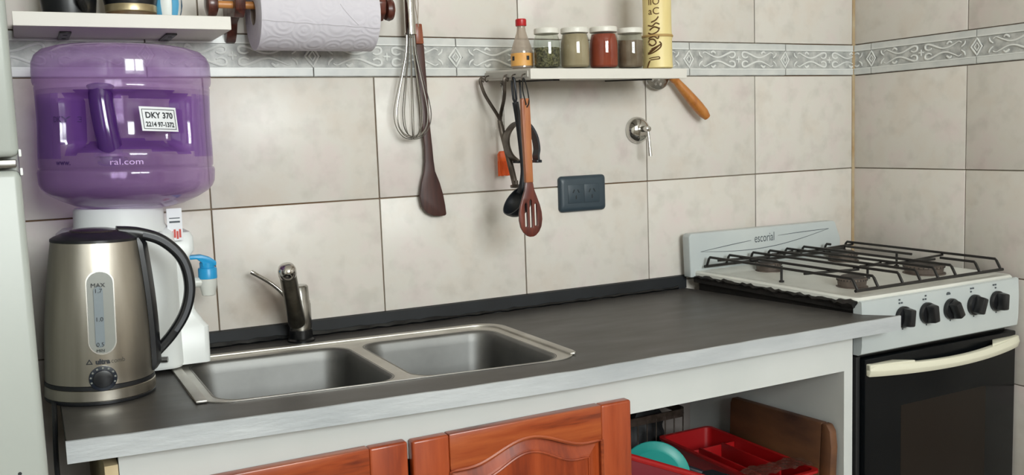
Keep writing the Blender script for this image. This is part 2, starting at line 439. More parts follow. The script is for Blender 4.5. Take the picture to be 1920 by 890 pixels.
# tiles: columns counted from the corner
def tile_obj(name, w_, h_, m):
    me_mb = MB().box(G, w_-G, 0, 0.008, G, h_-G)
    return obj(name, me_mb, m, None, smooth=True, bevel=0.0012, seg=2)
rows = [(J0-TH*4, TH), (J0-TH*3, TH), (J0-TH*2, TH), (J0-TH, TH), (J0, TH), (BT, TH), (BT+TH, TH), (BT+2*TH, TH)]
proto = tile_obj('wall_tile', TW, TH, MT['tile']); used = False
cols = [(-0.3421-TW*k, TW) for k in range(8)]
first = tile_obj('wall_tile', 0.3421-0.004, TH, MT['tile']); fused = False
for z, h in rows:
    for x, w_ in cols:
        if x < RX0: continue
        rx, ry = random.uniform(-1, 1)*0.0012, random.uniform(-1, 1)*0.0012
        if not used: o = proto; used = True
        else: o = share(proto, 'wall_tile', (0, 0, 0))
        o.location = (x, random.uniform(-0.0006, 0.0006), z); o.parent = wall_back
    o = first if not fused else share(first, 'wall_tile', (0, 0, 0)); fused = True
    o.location = (-0.3421, 0, z); o.parent = wall_back
# right wall: same tiles turned, first one narrower by the corner joint
rp = MB().box(0, 0.008, -TW+G, -G, G, TH-G); rfirst = MB().box(0, 0.008, -0.3401+G, -0.004, G, TH-G)
ro = obj('wall_tile', rp, MT['tile'], wall_right, bevel=0.0012); rf = obj('wall_tile', rfirst, MT['tile'], wall_right, bevel=0.0012)
u1 = u2_ = False
for z, h in rows:
    for k in range(6):
        o = ro if not u1 else share(ro, 'wall_tile', (0, 0, 0)); u1 = True
        o.location = (random.uniform(-0.0006, 0.0006), -0.3401-TW*k, z)
    o = rf if not u2_ else share(rf, 'wall_tile', (0, 0, 0)); u2_ = True
    o.location = (0, 0, z)
# tan grout filling the corner
cg = MB(); cg.prism([(-0.0045, 0.004), (-0.0045, -0.0004), (-0.0004, -0.0045), (0.004, -0.0045), (0.004, 0.004)], 0, RZ1, lambda a, b, d: (a, b, d))
obj('trim_1', cg, MT['corner_grout'], kind='structure', smooth=False)
# listello border: tile with rails, diamond at the joint and scrolls in relief
BP = 0.3055
def border_shapes(x0, x1):
    """outline of one border tile from x0 to x1, joints go round the diamond that the left tile owns"""
    d = 0.016; g = 0.0008
    return [(x0+g, g), (x0+g, 0.022), (x0+d+g, BD/2), (x0+g, BD-0.022), (x0+g, BD-g),
            (x1-g, BD-g), (x1-g, BD-0.022), (x1+d-g, BD/2), (x1-g, 0.022), (x1-g, g)]
def scroll_mb(L, clipx=None):
    """raised S-scrolls mirrored about the middle, local x 0..L, y towards the viewer negative"""
    mb = MB(); yc = BD/2; Y = -0.0005
    def add(pts, r):
        q = [(x, Y, z) for x, z in pts]
        q = arc_pts(q, 4)
        if clipx is not None:
            q = [p for p in q if clipx[0] <= p[0] <= clipx[1]]
            if len(q) < 3: return
        n = len(q); mb.tube(q, [r*(0.5+0.5*math.sin(PI*min(1, 0.12+i/n))) for i in range(n)], 6, flat=0.7)
    mid = L/2
    for sx in (-1, 1):
        for sz in (-1, 1):
            def P(a, b): return (mid+sx*a, yc+sz*b)
            # curl near the centre cross
            add([P(0.030, 0.007), P(0.022, 0.004), P(0.013, 0.007), P(0.012, 0.015), P(0.020, 0.018), P(0.034, 0.014), P(0.055, 0.006), P(0.072, 0.005), P(0.090, 0.011), P(0.104, 0.017), P(0.112, 0.014)], 0.0026)
            add([P(0.072, 0.014), P(0.080, 0.019), P(0.086, 0.015)], 0.0030)
            add([P(0.112, 0.004), P(0.120, 0.010), P(0.122, 0.017)], 0.0020)
        add([(mid+sx*0.0005, yc+0.001), (mid+sx*0.004, yc), (mid+sx*0.008, yc)], 0.0022)
    add([(mid, yc-0.008), (mid, yc), (mid, yc+0.008)], 0.0020)
    # diamonds: the one at the right joint
    for cx in (L,):
        for rr, rad in ((0.0155, 0.0022), (0.0075, 0.0015)):
            pts = [(cx-rr, yc), (cx, yc+rr*1.25), (cx+rr*0.8, yc), (cx, yc-rr*1.25), (cx-rr, yc)]
            if clipx is not None and not (clipx[0] <= cx <= clipx[1]): continue
            dd = []
            for i in range(4):
                a, b = pts[i], pts[i+1]
                dd += [(a[0]+(b[0]-a[0])*k/3, Y, a[1]+(b[1]-a[1])*k/3) for k in range(3)]
            mb.tube(dd, rad, 6, closed=True, flat=0.7)
    return mb
def rails_mb(x0, x1):
    mb = MB()
    for z0, z1 in ((0.002, 0.0155), (BD-0.0155, BD-0.002)):
        mb.box(x0+G, x1-G, -0.0022, 0.004, z0, z1)
    return mb
def rail_lines(x0, x1):
    mb = MB()
    for z in (0.0165, BD-0.0165): mb.box(x0+G, x1-G, -0.003, 0.004, z-0.0012, z+0.0012)
    return mb
def border_tile(x, L, wall, right=False, clip=None):
    hold = MB()
    a, b = (0, L) if clip is None else clip
    if clip is None: out = border_shapes(0, L)
    elif a == 0:                                    # cut on the right (at the corner)
        out = [(G, G), (G, 0.022), (0.016+G, BD/2), (G, BD-0.022), (G, BD-G), (b, BD-G), (b, G)]
    else:                                           # cut on the left
        out = [(a, G), (a, BD-G), (L-G, BD-G), (L-G, BD-0.022), (L+0.016-G, BD/2), (L-G, 0.022), (L-G, G)]
    parts = [('border_tile', MB().prism(out, 0.0008, 0.006), MT['border_dark']),
             ('rail', rails_mb(a, b), MT['border']), ('bead', rail_lines(a, b), MT['relief']), ('scroll', scroll_mb(L, clip), MT['relief'])]
    root = None
    for n, mb, m in parts:
        if right: mb.warp(lambda px, py, pz: (py, -px, pz))
        if not mb.v: continue
        if root is None:
            root = obj(n, mb, m, None, smooth=True); root.location = (0, 0, 0)
        else:
            c = obj(n, mb, m, None, smooth=True); c.parent = root
    root.location = (0, x, J0+TH) if right else (x, 0, J0+TH)
    root.parent = wall
    return root
def copy_tree(o, parent=None):
    c = o.copy(); COL.objects.link(c)
    if parent is not None: c.parent = parent
    for ch in list(o.children): copy_tree(ch, c)
    return c
b0 = border_tile(-0.242-BP, BP, wall_back)
for k in range(2, 9):
    c = copy_tree(b0, wall_back); c.location = (-0.242-BP*k, 0, J0+TH)
border_tile(-0.242, BP, wall_back, clip=(0, 0.242-0.003))
border_tile(BP-0.06, BP, wall_right, True, clip=(BP-0.057, BP))
r0 = border_tile(-0.06, BP, wall_right, True)
for k in range(1, 6):
    c = copy_tree(r0, wall_right); c.location = (0, -0.06-BP*k, J0+TH)

# ------------------------------------------------------------------ counter with sink
CZ = 0.8755
def dz(x, y):
    t = min(max((-1.2-x)/0.76, 0), 1.05); s = min(max(-y/0.54, 0), 1)
    return t**1.3*(0.006+0.014*s)
def W(x, y, z): return (x, y, z+dz(x, y))
def SY(x, y, z): return W(x, y-0.025*(x+1.78)/0.63, z)          # the sink is set in slightly askew
def seg(a, b, n): return [(a[0]+(b[0]-a[0])*i/n, a[1]+(b[1]-a[1])*i/n) for i in range(n)]
CF = -0.5415
top_out = seg((-1.96, -0.002), (-1.96, CF), 8)+seg((-1.96, CF), (-0.462, CF), 24)+seg((-0.462, CF), (-0.5085, -0.492), 2)+seg((-0.5085, -0.492), (-0.578, -0.002), 6)+seg((-0.578, -0.002), (-1.96, -0.002), 20)
hole = [(a, b-0.025*(a+1.78)/0.63) for a, b in rrect(-1.775, -1.162, -0.447, -0.105, 0.045)]
ct = thing('countertop', (-1.2, -0.27, CZ-0.03), 'dark grey laminate countertop with a silver front edge running from fridge to stove', 'countertop')
obj('slab', MB().plate(top_out, [hole], -0.0285, 0, lambda a, b, d: W(a, b, CZ+d)), MT['counter'], ct, ang=30)
em = MB(); rings = []
for i in range(41):
    x = -1.9615+(1.9615-0.459)*i/40
    z = CZ+dz(x, CF); rough = 0.0004*math.sin(i*2.1)+0.0003*math.sin(i*5.3)
    rings.append([(x, CF-0.0005, z+0.0006+rough), (x, CF-0.004, z+0.0002+rough), (x, CF-0.004, z-0.0285), (x, CF-0.0005, z-0.0290)])
em.loft(rings); obj('edge_band', em, MT['edge'], ct, ang=40)
ss = MB(); rings = []
for i in range(21):
    x = -1.955+(1.955-0.573)*i/20; z = CZ+dz(x, 0)
    rings.append([(x, -0.001, z), (x, -0.011, z), (x, -0.011, CZ+0.030+0.6*dz(x, 0)), (x, -0.001, CZ+0.0315+0.6*dz(x, 0))])
ss.loft(rings)
tag(obj('backsplash_strip', ss, MT['blackstrip'], ang=40), 'black strip along the wall at the back of the dark countertop', 'backsplash')
sl = MB(); pts = []
for i in range(60):
    x = -1.70+(1.70-0.60)*i/59; pts.append((x, -0.0125-0.002*math.sin(i*1.7), CZ+dz(x, -0.013)+0.0035+0.001*math.sin(i*2.9)))
sl.tube(pts, [0.0035+0.0012*math.sin(i*1.3)+(0.003 if i < 26 else 0) for i in range(60)], 6)
obj('sealant', sl, MT['sealant'], ct)

sk = thing('kitchen_sink', (-1.47, -0.27, CZ), 'stainless steel double bowl sink set into the dark countertop', 'sink')
B1 = (-1.757, -1.480, -0.440, -0.140); B2 = (-1.452, -1.187, -0.440, -0.140)
outer = rrect(-1.787, -1.150, -0.4455, -0.092, 0.055, 8)
bh = [rrect(*b[:2], *b[2:], 0.042, 8) for b in (B1, B2)]
MT['rimsteel'] = noisy('rim_steel', '#b9b5ae', '#c9c6bf', 14, 0.42, metal=0.85, detail=5)
obj('rim', MB().plate(outer, bh, 0.0003, 0.0018, lambda a, b, d: SY(a, b, CZ+d)), MT['rimsteel'], sk, ang=30)
lip_o = [(-1.787, -0.435)]+[p for p in rrect(-1.787, -1.150, -0.453, -0.092, 0.055, 8) if p[1] > -0.30][::-1]+[(-1.150, -0.405)]
lip_i = [p for p in rrect(-1.771, -1.166, -0.453, -0.108, 0.042, 8) if p[1] > -0.30]+[(-1.771, -0.435)]
lip_poly = lip_o+[(-1.153, -0.420), (-1.159, -0.427), (-1.166, -0.424)]+lip_i
lm = MB()
lm.plate(lip_poly, [], 0.0015, 0.0052, lambda a, b, d: SY(a, b, CZ+d))
obj('raised_lip', lm, MT['rimsteel'], sk, ang=30, bevel=0.0012)
for b in (B1, B2):
    rings = []
    for ins, z in ((-0.002, 0.0022), (0.0015, 0.0012), (0.004, -0.004), (0.007, -0.02), (0.013, -0.105), (0.019, -0.128), (0.034, -0.142), (0.06, -0.146)):
        rr = rrect(b[0]+ins, b[1]-ins, b[2]+ins, b[3]-ins, max(0.042-ins*0.2, 0.02), 8)
        rings.append([SY(x, y, CZ+z) for x, y in rr])
    bw = obj('bowl', MB().loft(rings, cap0=False), MT['bowlsteel'], sk, ang=60)
    cx, cy = (b[0]+b[1])/2, (b[2]+b[3])/2-0.01
    obj('drain', MB().lathe([(0.040, 0), (0.038, 0.003), (0.030, 0.003), (0.026, 0.0005), (0.004, 0.0005)], 24, SY(cx, cy, CZ-0.146)), MT['chrome'], bw)

# faucet: spout rises towards the room, lever to the left
FX, FY = -1.531, -0.048; FZ = CZ+dz(FX, FY)
fa = thing('kitchen_faucet', (FX, FY, FZ), 'chrome single lever faucet with a raised spout behind the sink', 'faucet')
obj('base_ring', MB().lathe([(0.026, 0), (0.026, 0.004), (0.0225, 0.007), (0.0215, 0.023)], 28, (FX, FY, FZ)), MT['sealant'], fa)
obj('body', MB().lathe([(0.0205, 0.023), (0.0215, 0.030), (0.0215, 0.072), (0.0205, 0.074), (0.0205, 0.0775), (0.0195, 0.079), (0.0185, 0.106), (0.016, 0.109), (0.002, 0.1095)], 32, (FX, FY, FZ)), MT['satin'], fa)
sp = arc_pts([(FX-0.010, FY-0.012, FZ+0.040), (FX-0.021, FY-0.042, FZ+0.076), (FX-0.0345, FY-0.078, FZ+0.117), (FX-0.0450, FY-0.106, FZ+0.150)], 6)
obj('spout', MB().tube(sp, [0.0165-0.0015*i/len(sp) for i in range(len(sp))], 18), MT['darkspout'], fa)
e1 = Vector(sp[-1]); dr = (Vector(sp[-1])-Vector(sp[-3])).normalized()
kn = MB().lathe([(0.0150, -0.006), (0.0163, -0.004), (0.0163, 0.006), (0.0145, 0.012), (0.009, 0.0165), (0.001, 0.018)], 24)
kn.xform(Matrix.Translation(e1) @ dr.to_track_quat('Z', 'Y').to_matrix().to_4x4())
obj('spout_tip', kn, MT['chrome'], fa)
lv = arc_pts([(FX-0.014, FY, FZ+0.073), (FX-0.026, FY+0.003, FZ+0.092), (FX-0.05, FY+0.008, FZ+0.117), (FX-0.085, FY+0.012, FZ+0.142)], 6)
obj('lever', MB().tube(lv, [0.0075-0.0035*min(1, i/9) for i in range(len(lv)-2)]+[0.0045, 0.0042], 12), MT['chrome'], fa)

# ------------------------------------------------------------------ base cabinet
cb = thing('base_cabinet', (-1.235, -0.27, 0.0), 'white base cabinet under the countertop with cherry doors and an open bay', 'cabinet')
CT = CZ-0.0295
axs = [-1.9005+(1.9005-0.578)*i/24 for i in range(25)]
ap = MB().loft([[(x, -0.512, 0.774), (x, -0.495, 0.774), (x, -0.495, CZ+dz(x, -0.495)-0.0292), (x, -0.512, CZ+dz(x, -0.512)-0.0292)] for x in axs])
obj('apron', ap, MT['cabwhite'], cb, smooth=True, ang=30)
obj('side_panel', MB().box(-1.918, -1.9015, -0.512, -0.012, 0.0, CT-0.001), MT['rawwood'], cb, smooth=False, label='left side panel with a bare wood front edge')
obj('side_panel', MB().box(-0.5785, -0.5555, -0.512, -0.012, 0.0, CT-0.001), MT['cabwhite'], cb, smooth=False, bevel=0.0006)
obj('back_panel', MB().box(-1.9015, -0.5785, -0.024, -0.014, 0.08, CT-0.001), noisy('panel_in_shade', '#6f6763', '#7d7570', 6, 0.8), cb, smooth=False)  # back panel coloured darker to paint the shade inside the bay
obj('bottom_panel', MB().box(-1.9015, -0.5785, -0.500, -0.024, 0.08, 0.098), MT['cabwhite'], cb, smooth=False)
obj('partition', MB().box(-1.105, -1.090, -0.494, -0.024, 0.098, 0.80), MT['cabwhite'], cb, smooth=False)
obj('shelf', MB().box(-1.090, -0.5785, -0.490, -0.024, 0.499, 0.515), MT['cabwhite'], cb, smooth=False)
obj('plinth', MB().box(-1.90, -0.58, -0.46, -0.44, 0.0, 0.08), MT['cabwhite'], cb, smooth=False)
def door_arch(x0, x1, ztop, zb, sh, pk, n=28):
    """cathedral outline: flat shoulders, ogee up to the middle"""
    pts = [(x0, zb), (x1, zb), (x1, ztop-sh)]
    L = x1-x0
    for i in range(1, n):
        t = i/n; a = abs(0.5-t)*2                     # 1 at the ends, 0 in the middle
        k = 0.0 if a > 0.80 else 0.5+0.5*math.cos(PI*a/0.80)
        pts.append((x1-L*t, ztop-sh+(sh-pk)*k))
    pts.append((x0, ztop-sh)); return pts
def cab_door(x0, x1, z0, z1, nm='cabinet_door'):
    yb, yf = -0.513, -0.533
    d = obj('door', MB().box(x0+0.004, x1-0.004, yf+0.008, yb, z0+0.004, z1-0.004), MT['cherryv'], cb, bevel=0.001)
    d['label'] = 'cherry wood door with a cathedral arch raised panel'
    inner = door_arch(x0+0.060, x1-0.060, z1, z0+0.07, 0.059, 0.0295)
    fm = MB()
    o_ = [(x0, z0), (x1, z0), (x1, z1), (x0, z1)]
    fm.plate([(x0+0.060, z1), (x0+0.060, z1-0.059)]+door_arch(x0+0.060, x1-0.060, z1, z0+0.07, 0.059, 0.0295)[3:-1][::-1]+[(x1-0.060, z1-0.059), (x1-0.060, z1)], [], yb, yf)
    obj('top_rail', fm, MT['cherry'], d, bevel=0.002)
    obj('stile', MB().box(x0, x0+0.0598, yf, yb, z0, z1), MT['cherryv'], d, bevel=0.004, seg=3)
    obj('stile', MB().box(x1-0.0598, x1, yf, yb, z0, z1), MT['cherryv'], d, bevel=0.004, seg=3)
    obj('bottom_rail', MB().box(x0+0.060, x1-0.060, yf, yb, z0, z0+0.07), MT['cherry'], d, bevel=0.003)
    # bead along the arch
    bd = [(a, yf+0.0005, b) for a, b in inner]
    obj('arch_bead', MB().tube(bd, 0.003, 6, closed=True), MT['cherry'], d)
    A = door_arch(x0+0.066, x1-0.066, z1-0.006, z0+0.076, 0.059, 0.0295)
    Bq = door_arch(x0+0.082, x1-0.082, z1-0.021, z0+0.092, 0.059, 0.0295)
    C_ = door_arch(x0+0.086, x1-0.086, z1-0.025, z0+0.096, 0.059, 0.0295)
    pm = MB().loft([[(a, yf+0.0085, b) for a, b in A], [(a, yf+0.004, b) for a, b in Bq], [(a, yf+0.001, b) for a, b in C_]], cap0=False)
    obj('raised_panel', pm, MT['cherryv'], d, ang=12)
    lead = [(a, yf+0.0006, b) for a, b in C_]
    obj('panel_edge', MB().tube(lead, 0.0022, 6, closed=True), MT['cherryv'], d)
    return d
cab_door(-1.4955, -1.0995, 0.11, 0.8065)
cab_door(-1.896, -1.5035, 0.11, 0.8085)

# ------------------------------------------------------------------ fridge at the left edge
fg = thing('refrigerator', (-2.285, -0.32, 0), 'white refrigerator standing at the left end of the countertop', 'refrigerator')
obj('body', MB().box(-2.584, -1.986, -0.565, -0.03, 0.04, 1.75), MT['fridge'], fg, bevel=0.006)
obj('door', MB().box(-2.586, -1.9835, -0.625, -0.570, 0.09, 1.2385), MT['fridge'], fg, bevel=0.008, seg=3)
obj('freezer_door', MB().box(-2.586, -1.9835, -0.625, -0.570, 1.2535, 1.75), MT['fridge'], fg, bevel=0.008, seg=3)
hm = MB().box(-2.03, -1.987, -0.622, -0.565, 1.2415, 1.2505)
obj('hinge', hm, MT['satin'], fg, bevel=0.0015)
for z in (1.2325, 1.2535):
    obj('hinge_cap', MB().box(-1.9842, -1.9812, -0.624, -0.604, z, z+0.0085), MT['white'], fg, bevel=0.001)
obj('door_specks', MB().lathe([(0.0022, 0), (0.0015, 0.0006)], 10, (-2.0125, -0.6250, 0.890), 'y').box(-2.0245, -2.0205, -0.6256, -0.6245, 0.887, 0.8885), MT['inkblack'], fg, smooth=False, kind='stuff')
obj('foot', MB().box(-2.57, -2.0, -0.55, -0.05, 0, 0.04), MT['blackmat'], fg, smooth=False)

# ------------------------------------------------------------------ gas stove
def SH(x, y, z): return (x-0.15*(y+0.488), y, z+0.032*(y+0.475))
sv = thing('gas_stove', (-0.28, -0.26, 0), 'white four burner gas stove with black knobs and black oven door', 'stove')
SX0, SX1 = -0.506, -0.012
def sobj(n, mb, m, par=None, **k): return obj(n, mb.warp(SH), m, par or sv, **k)
obj('body', MB().prism([(SX0+0.008, -0.462), (SX1-0.006, -0.462), (SX1-0.05, -0.035), (-0.554, -0.035)], 0.05, 0.890, lambda a, b, d: (a, b, d)), MT['burnt'], sv, smooth=False)
pan = MB(); R_ = []
for ins, z, r in ((0.004, 0.893, 0.012), (0, 0.896, 0.012), (0, 0.9025, 0.012), (0.003, 0.9065, 0.012), (0.018, 0.9065, 0.02), (0.030, 0.898, 0.03), (0.05, 0.8965, 0.03)):
    R_.append([(x, y, z) for x, y in rrect(SX0+ins, SX1-ins, -0.480+ins, -0.032-ins, r, 5)])
pan.loft(R_); sobj('hob_pan', pan, MT['pan'], ang=30)
sobj('side_skirt', MB().box(SX0+0.003, SX1-0.004, -0.474, -0.036, 0.8785, 0.8935), MT['burnt'], smooth=False)
gm = MB(); pts = [(SX0-0.001+0.002*math.sin(i*1.9), -0.475+0.43*i/39, 0.8935+0.0022*math.sin(i*2.7)+0.0012*math.sin(i*1.3)) for i in range(40)]
gm.tube(pts, [0.004+0.0018*math.sin(i*1.1)+(0.004 if i < 5 else 0) for i in range(40)], 6)
sobj('burnt_crust', gm, MT['burnt'], label='burnt black grime along the left edge of the hob')
# splash guard with oval line and lettering
BS = [(-0.586, 0.905), (-0.590, 1.003), (-0.584, 1.0105), (-0.118, 1.0085), (-0.112, 1.004), (-0.094, 0.962), (-0.094, 0.905)]
bs = obj('splash_guard', MB().prism(BS, -0.045, -0.018), MT['stove'], sv, bevel=0.003, seg=3)
def lens_line(y):
    a = [(-0.556+0.42*i/24, 0.985-0.020+0.0245*i/24+0.006*math.sin(PI*i/24)) for i in range(25)]
    b = [(-0.556+0.42*i/24, 0.965+0.0245*i/24-0.0185*math.sin(PI*i/24)) for i in range(25)]
    return [[(p[0], y, p[1]) for p in q] for q in (a, b)]
lm = MB()
top_l, bot_l = lens_line(-0.0452)
for q in (bot_l, [p for p in top_l if p[0] < -0.392], [p for p in top_l if p[0] > -0.318]): lm.tube(q, [0.0004+0.0005*math.sin(PI*i/len(q)) for i in range(len(q))], 5)
obj('line_print', lm, MT['ink'], bs, kind='stuff')
tx = text_mb('escorial', 0.031, lambda a, b, d: (-0.388+a, -0.0450-d, 0.9735+b+a*0.015), width=0.064, bold=0.0)
obj('lettering', tx, MT['ink'], bs, smooth=False)
# control panel, knobs
cp = MB(); cs = [(-0.470, 0.884), (-0.484, 0.9015), (-0.4885, 0.8995), (-0.4905, 0.86), (-0.490, 0.81), (-0.488, 0.793), (-0.482, 0.789), (-0.470, 0.789)]
cp.loft([[(x, y, z) for y, z in cs] for x in (SX0, SX1)])
panel = sobj('control_panel', cp, MT['stove'], ang=30)
KX = [-0.3885, -0.3165, -0.2415, -0.1655, -0.0905]
for i, x in enumerate(KX):
    z = 0.8565
    km = MB().lathe([(0.0225, 0.0), (0.0225, 0.006), (0.0205, 0.009), (0.001, 0.0095)], 28, (x, -0.4908, z), 'y')
    k = obj('knob', km, MT['black'], sv, ang=30)
    g = MB().loft([[(x-0.0115, -0.499, z-0.0195), (x+0.0115, -0.499, z-0.0195), (x+0.0115, -0.499, z+0.0195), (x-0.0115, -0.499, z+0.0195)],
                   [(x-0.0075, -0.5185, z-0.0175), (x+0.0075, -0.5185, z-0.0175), (x+0.0075, -0.5185, z+0.0175), (x-0.0075, -0.5185, z+0.0175)]])
    rz = (0.1, -0.15, -0.5, 0.35, 0.05)[i]
    g.xform(Matrix.Translation((x, 0, z)) @ Matrix.Rotation(rz, 4, 'Y') @ Matrix.Translation((-x, 0, -z)))
    obj('grip', g, MT['black'], k, bevel=0.003)
    mk = MB()
    if i != 2:
        for a, b in ((-1, -1), (1, -1), (-1, 1), (1, 1)):
            if (a, b) == ((1, 1), (-1, 1), 0, (1, -1), (-1, -1))[i]: continue
            mk.box(x-0.006+a*0.0035-0.0018, x-0.006+a*0.0035+0.0018, -0.4912, -0.4895, 0.8895+b*0.0035-0.0016, 0.8895+b*0.0035+0.0016)
    else:
        mk.box(x-0.012, x-0.001, -0.4912, -0.4895, 0.8875, 0.8910); mk.box(x-0.010, x-0.003, -0.4912, -0.4895, 0.8918, 0.8930)
    mk.box(x-0.0012, x+0.0012, -0.4916, -0.4898, 0.8295, 0.8325)
    obj('burner_symbol', mk, MT['ink'], panel, smooth=False, kind='stuff')
# oven door, inner window, handle
od = sobj('oven_door', MB().box(SX0+0.012, SX1-0.003, -0.488, -0.464, 0.12, 0.780), MT['ovenglass'], bevel=0.003)
sobj('frame_column', MB().box(SX0-0.001, SX0+0.010, -0.478, -0.455, 0.05, 0.785), MT['blackmat'], bevel=0.001)
sobj('window_pane', MB().box(SX0+0.118, SX1-0.105, -0.4884, -0.4875, 0.46, 0.668), MT['ovenwindow'], od, smooth=False)
hm = MB(); rings = []
for i in range(25):
    t = i/24; x = SX0+0.016+(SX1-SX0-0.020)*t; bow = math.sin(PI*t)
    y = -0.494-0.030*bow**0.8; h = 0.0175-0.003*bow; zc = 0.7575-0.006*bow
    rings.append([(x, y+0.009, zc-h*0.6), (x, y, zc-h*0.75), (x, y-0.004, zc), (x, y, zc+h*0.75), (x, y+0.012, zc+h*0.75)])
hm.loft(rings)
for a, b in ((SX0+0.016, SX0+0.115), (SX1-0.125, SX1-0.006)):
    fl = MB()
for (xa, xb, xc) in ((SX0+0.016, SX0+0.09, SX0+0.125), (SX1-0.006, SX1-0.085, SX1-0.125)):
    hm.prism([(xa, -0.4875), (xa, -0.497), (xb, -0.509), (xc, -0.514), (xb, -0.4875)], 0.757, 0.770, lambda a, b, d: (a, b, d))
sobj('door_handle', hm, MT['cream'], od, bevel=0.0015, ang=30)
sobj('drawer_front', MB().box(SX0+0.012, SX1-0.003, -0.486, -0.464, 0.055, 0.115), MT['ovenglass'], bevel=0.002)
for x in (SX0+0.03, SX1-0.03):
    for y in (-0.44, -0.06): sobj('foot', MB().box(x-0.015, x+0.015, y-0.015, y+0.015, 0, 0.052), MT['blackmat'], smooth=False)
# burners
for x, y, z, r in ((-0.377, -0.345, 0.8985, 0.031), (-0.112, -0.318, 0.8995, 0.044), (-0.385, -0.092, 0.907, 0.030), (-0.128, -0.085, 0.9075, 0.036)):
    bn = obj('burner', MB().lathe([(r*1.1, 0), (r*1.1, 0.003), (r*0.96, 0.004), (r, 0.015), (r*1.04, 0.017), (r*1.04, 0.020), (r*0.95, 0.022)], 36, (x, y, z)), MT['burner'], sv, ang=30)
    obj('burner_cap', MB().lathe([(r*0.85, 0.020), (r*0.85, 0.024), (r*0.7, 0.027), (0.002, 0.027)], 32, (x, y, z)), MT['burnercap'], bn, ang=30)
    nm = MB()
    for k in range(28):
        a = 2*PI*k/28
        nm.box(-0.0009, 0.0009, -0.0012, 0.0012, 0.0165, 0.0205)
        nm.xform(Matrix.Translation((x, y, z)) @ Matrix.Rotation(a, 4, 'Z') @ Matrix.Translation((r*1.04, 0, 0)), len(nm.v)-8)
    obj('flame_ports', nm, MT['burnercap'], bn, smooth=False)
# wire grate: frame plus eight raised bars and two cross bars
FXs = [-0.484, -0.424, -0.350, -0.296, -0.240, -0.183, -0.104, -0.032]
gr = None
ZL = 0.9175; ZT = 0.9405
frame = [(-0.484, -0.462, ZL), (-0.032, -0.462, ZL), (-0.032, -0.058, ZL), (-0.484, -0.058, ZL)]
GO = thing('pan_grate', (-0.28, -0.26, 0.907), 'black wire pan support lying over the four stove burners', 'grate')
for y in (-0.462, -0.058):
    obj('frame_bar', MB().tube([SH(-0.490, y, ZL), SH(-0.026, y, ZL)], 0.0036, 8), MT['wire'], GO)
for i, x in enumerate(FXs):
    def bar(y0, y1, f0, f1):
        p = []
        if f0: p += [(x, y0, ZL), (x, y0+0.010, ZT-0.004), (x, y0+0.0135, ZT)]
        else: p += [(x, y0, ZT)]
        if f1: p += [(x, y1-0.0105, ZT), (x, y1-0.0075, ZT-0.004), (x, y1, ZL)]
        else: p += [(x, y1, ZT)]
        return [SH(*q) for q in p]
    m = MB()
    if i == 6:       # stops short at the burners
        m.tube(bar(-0.462, -0.370, 1, 0), 0.0031, 8); m.tube(bar(-0.300, -0.125, 0, 0), 0.0031, 8); m.tube(bar(-0.080, -0.058, 0, 1), 0.0031, 8)
    else:
        m.tube(bar(-0.462, -0.058, 1, 1), 0.0031, 8)
    obj('bar', m, MT['wire'], GO)
for y in (-0.345, -0.105):
    xm = MB()
    for a, b in ((FXs[0], FXs[2]), (FXs[3]-0.02, FXs[6])):
        xm.tube([SH(a, y+0.012, ZT-0.005), SH(b, y-0.012, ZT-0.005)], 0.0029, 8)
    xm.tube([SH(FXs[2], y, ZT-0.005), SH(FXs[4], y+0.02, ZT-0.005)], 0.0029, 8); xm.tube([SH(FXs[5], y, ZT-0.005), SH(FXs[7], y+0.02, ZT-0.005)], 0.0029, 8)
    obj('cross_bar', xm, MT['wire'], GO)
for x, y in ((-0.43, -0.225), (-0.055, -0.225), (-0.25, -0.30)):
    m = MB().tube([SH(x, y, ZT-0.006), SH(x, y, 0.900)], 0.0029, 8)
    p = SH(x, y, 0.8975); m.lathe([(0.006, 0), (0.006, 0.003)], 12, p)
    obj('foot', m, MT['wire'], GO)

# ------------------------------------------------------------------ electric kettle
KX_, KY_ = -1.9025, -0.285; KZ = CZ+dz(KX_, KY_)+0.001
ke = thing('electric_kettle', (KX_, KY_, KZ), 'brushed steel electric kettle with black handle at the left end of the countertop', 'kettle')
def kr(h):                                            # body radius at height h above the counter
    t = (h-0.030)/0.205
    return 0.0765-0.0155*t-0.0035*math.sin(PI*min(max(t, 0), 1))*-1
def kp(phi, h, e=0.0):                                # point on the body, phi from the viewer direction, right positive
    r = kr(h)+e; return (KX_+r*math.sin(phi), KY_-r*math.cos(phi), KZ+h)
C0 = (KX_, KY_, KZ)
obj('power_base', MB().lathe([(0.076, 0), (0.078, 0.002), (0.078, 0.005), (0.0772, 0.006)], 48, C0), MT['black'], ke)
obj('base_ring', MB().lathe([(0.0772, 0.006), (0.0785, 0.0072), (0.0780, 0.0215), (0.0768, 0.0225)], 64, C0), MT['brushed'], ke)
obj('gap_ring', MB().lathe([(0.0765, 0.0225), (0.0775, 0.0235), (0.0770, 0.0285), (0.0755, 0.0295)], 48, C0), MT['black'], ke)
obj('body', MB().lathe([(kr(0.0295), 0.0295)]+[(kr(0.03+0.205*i/20), 0.03+0.205*i/20) for i in range(21)]+[(kr(0.235)-0.002, 0.237)], 72, C0), MT['brushed'], ke)
obj('lid', MB().lathe([(kr(0.236)+0.0008, 0.2355), (kr(0.236)+0.0006, 0.239), (0.057, 0.242), (0.045, 0.247), (0.03, 0.250), (0.001, 0.2515)], 48, C0), MT['black'], ke)
obj('lid_panel', MB().lathe([(0.036, 0.2485), (0.034, 0.2510), (0.02, 0.2535), (0.001, 0.2545)], 40, C0), mat('lid_maroon', '#2a2024', 0.22), ke)
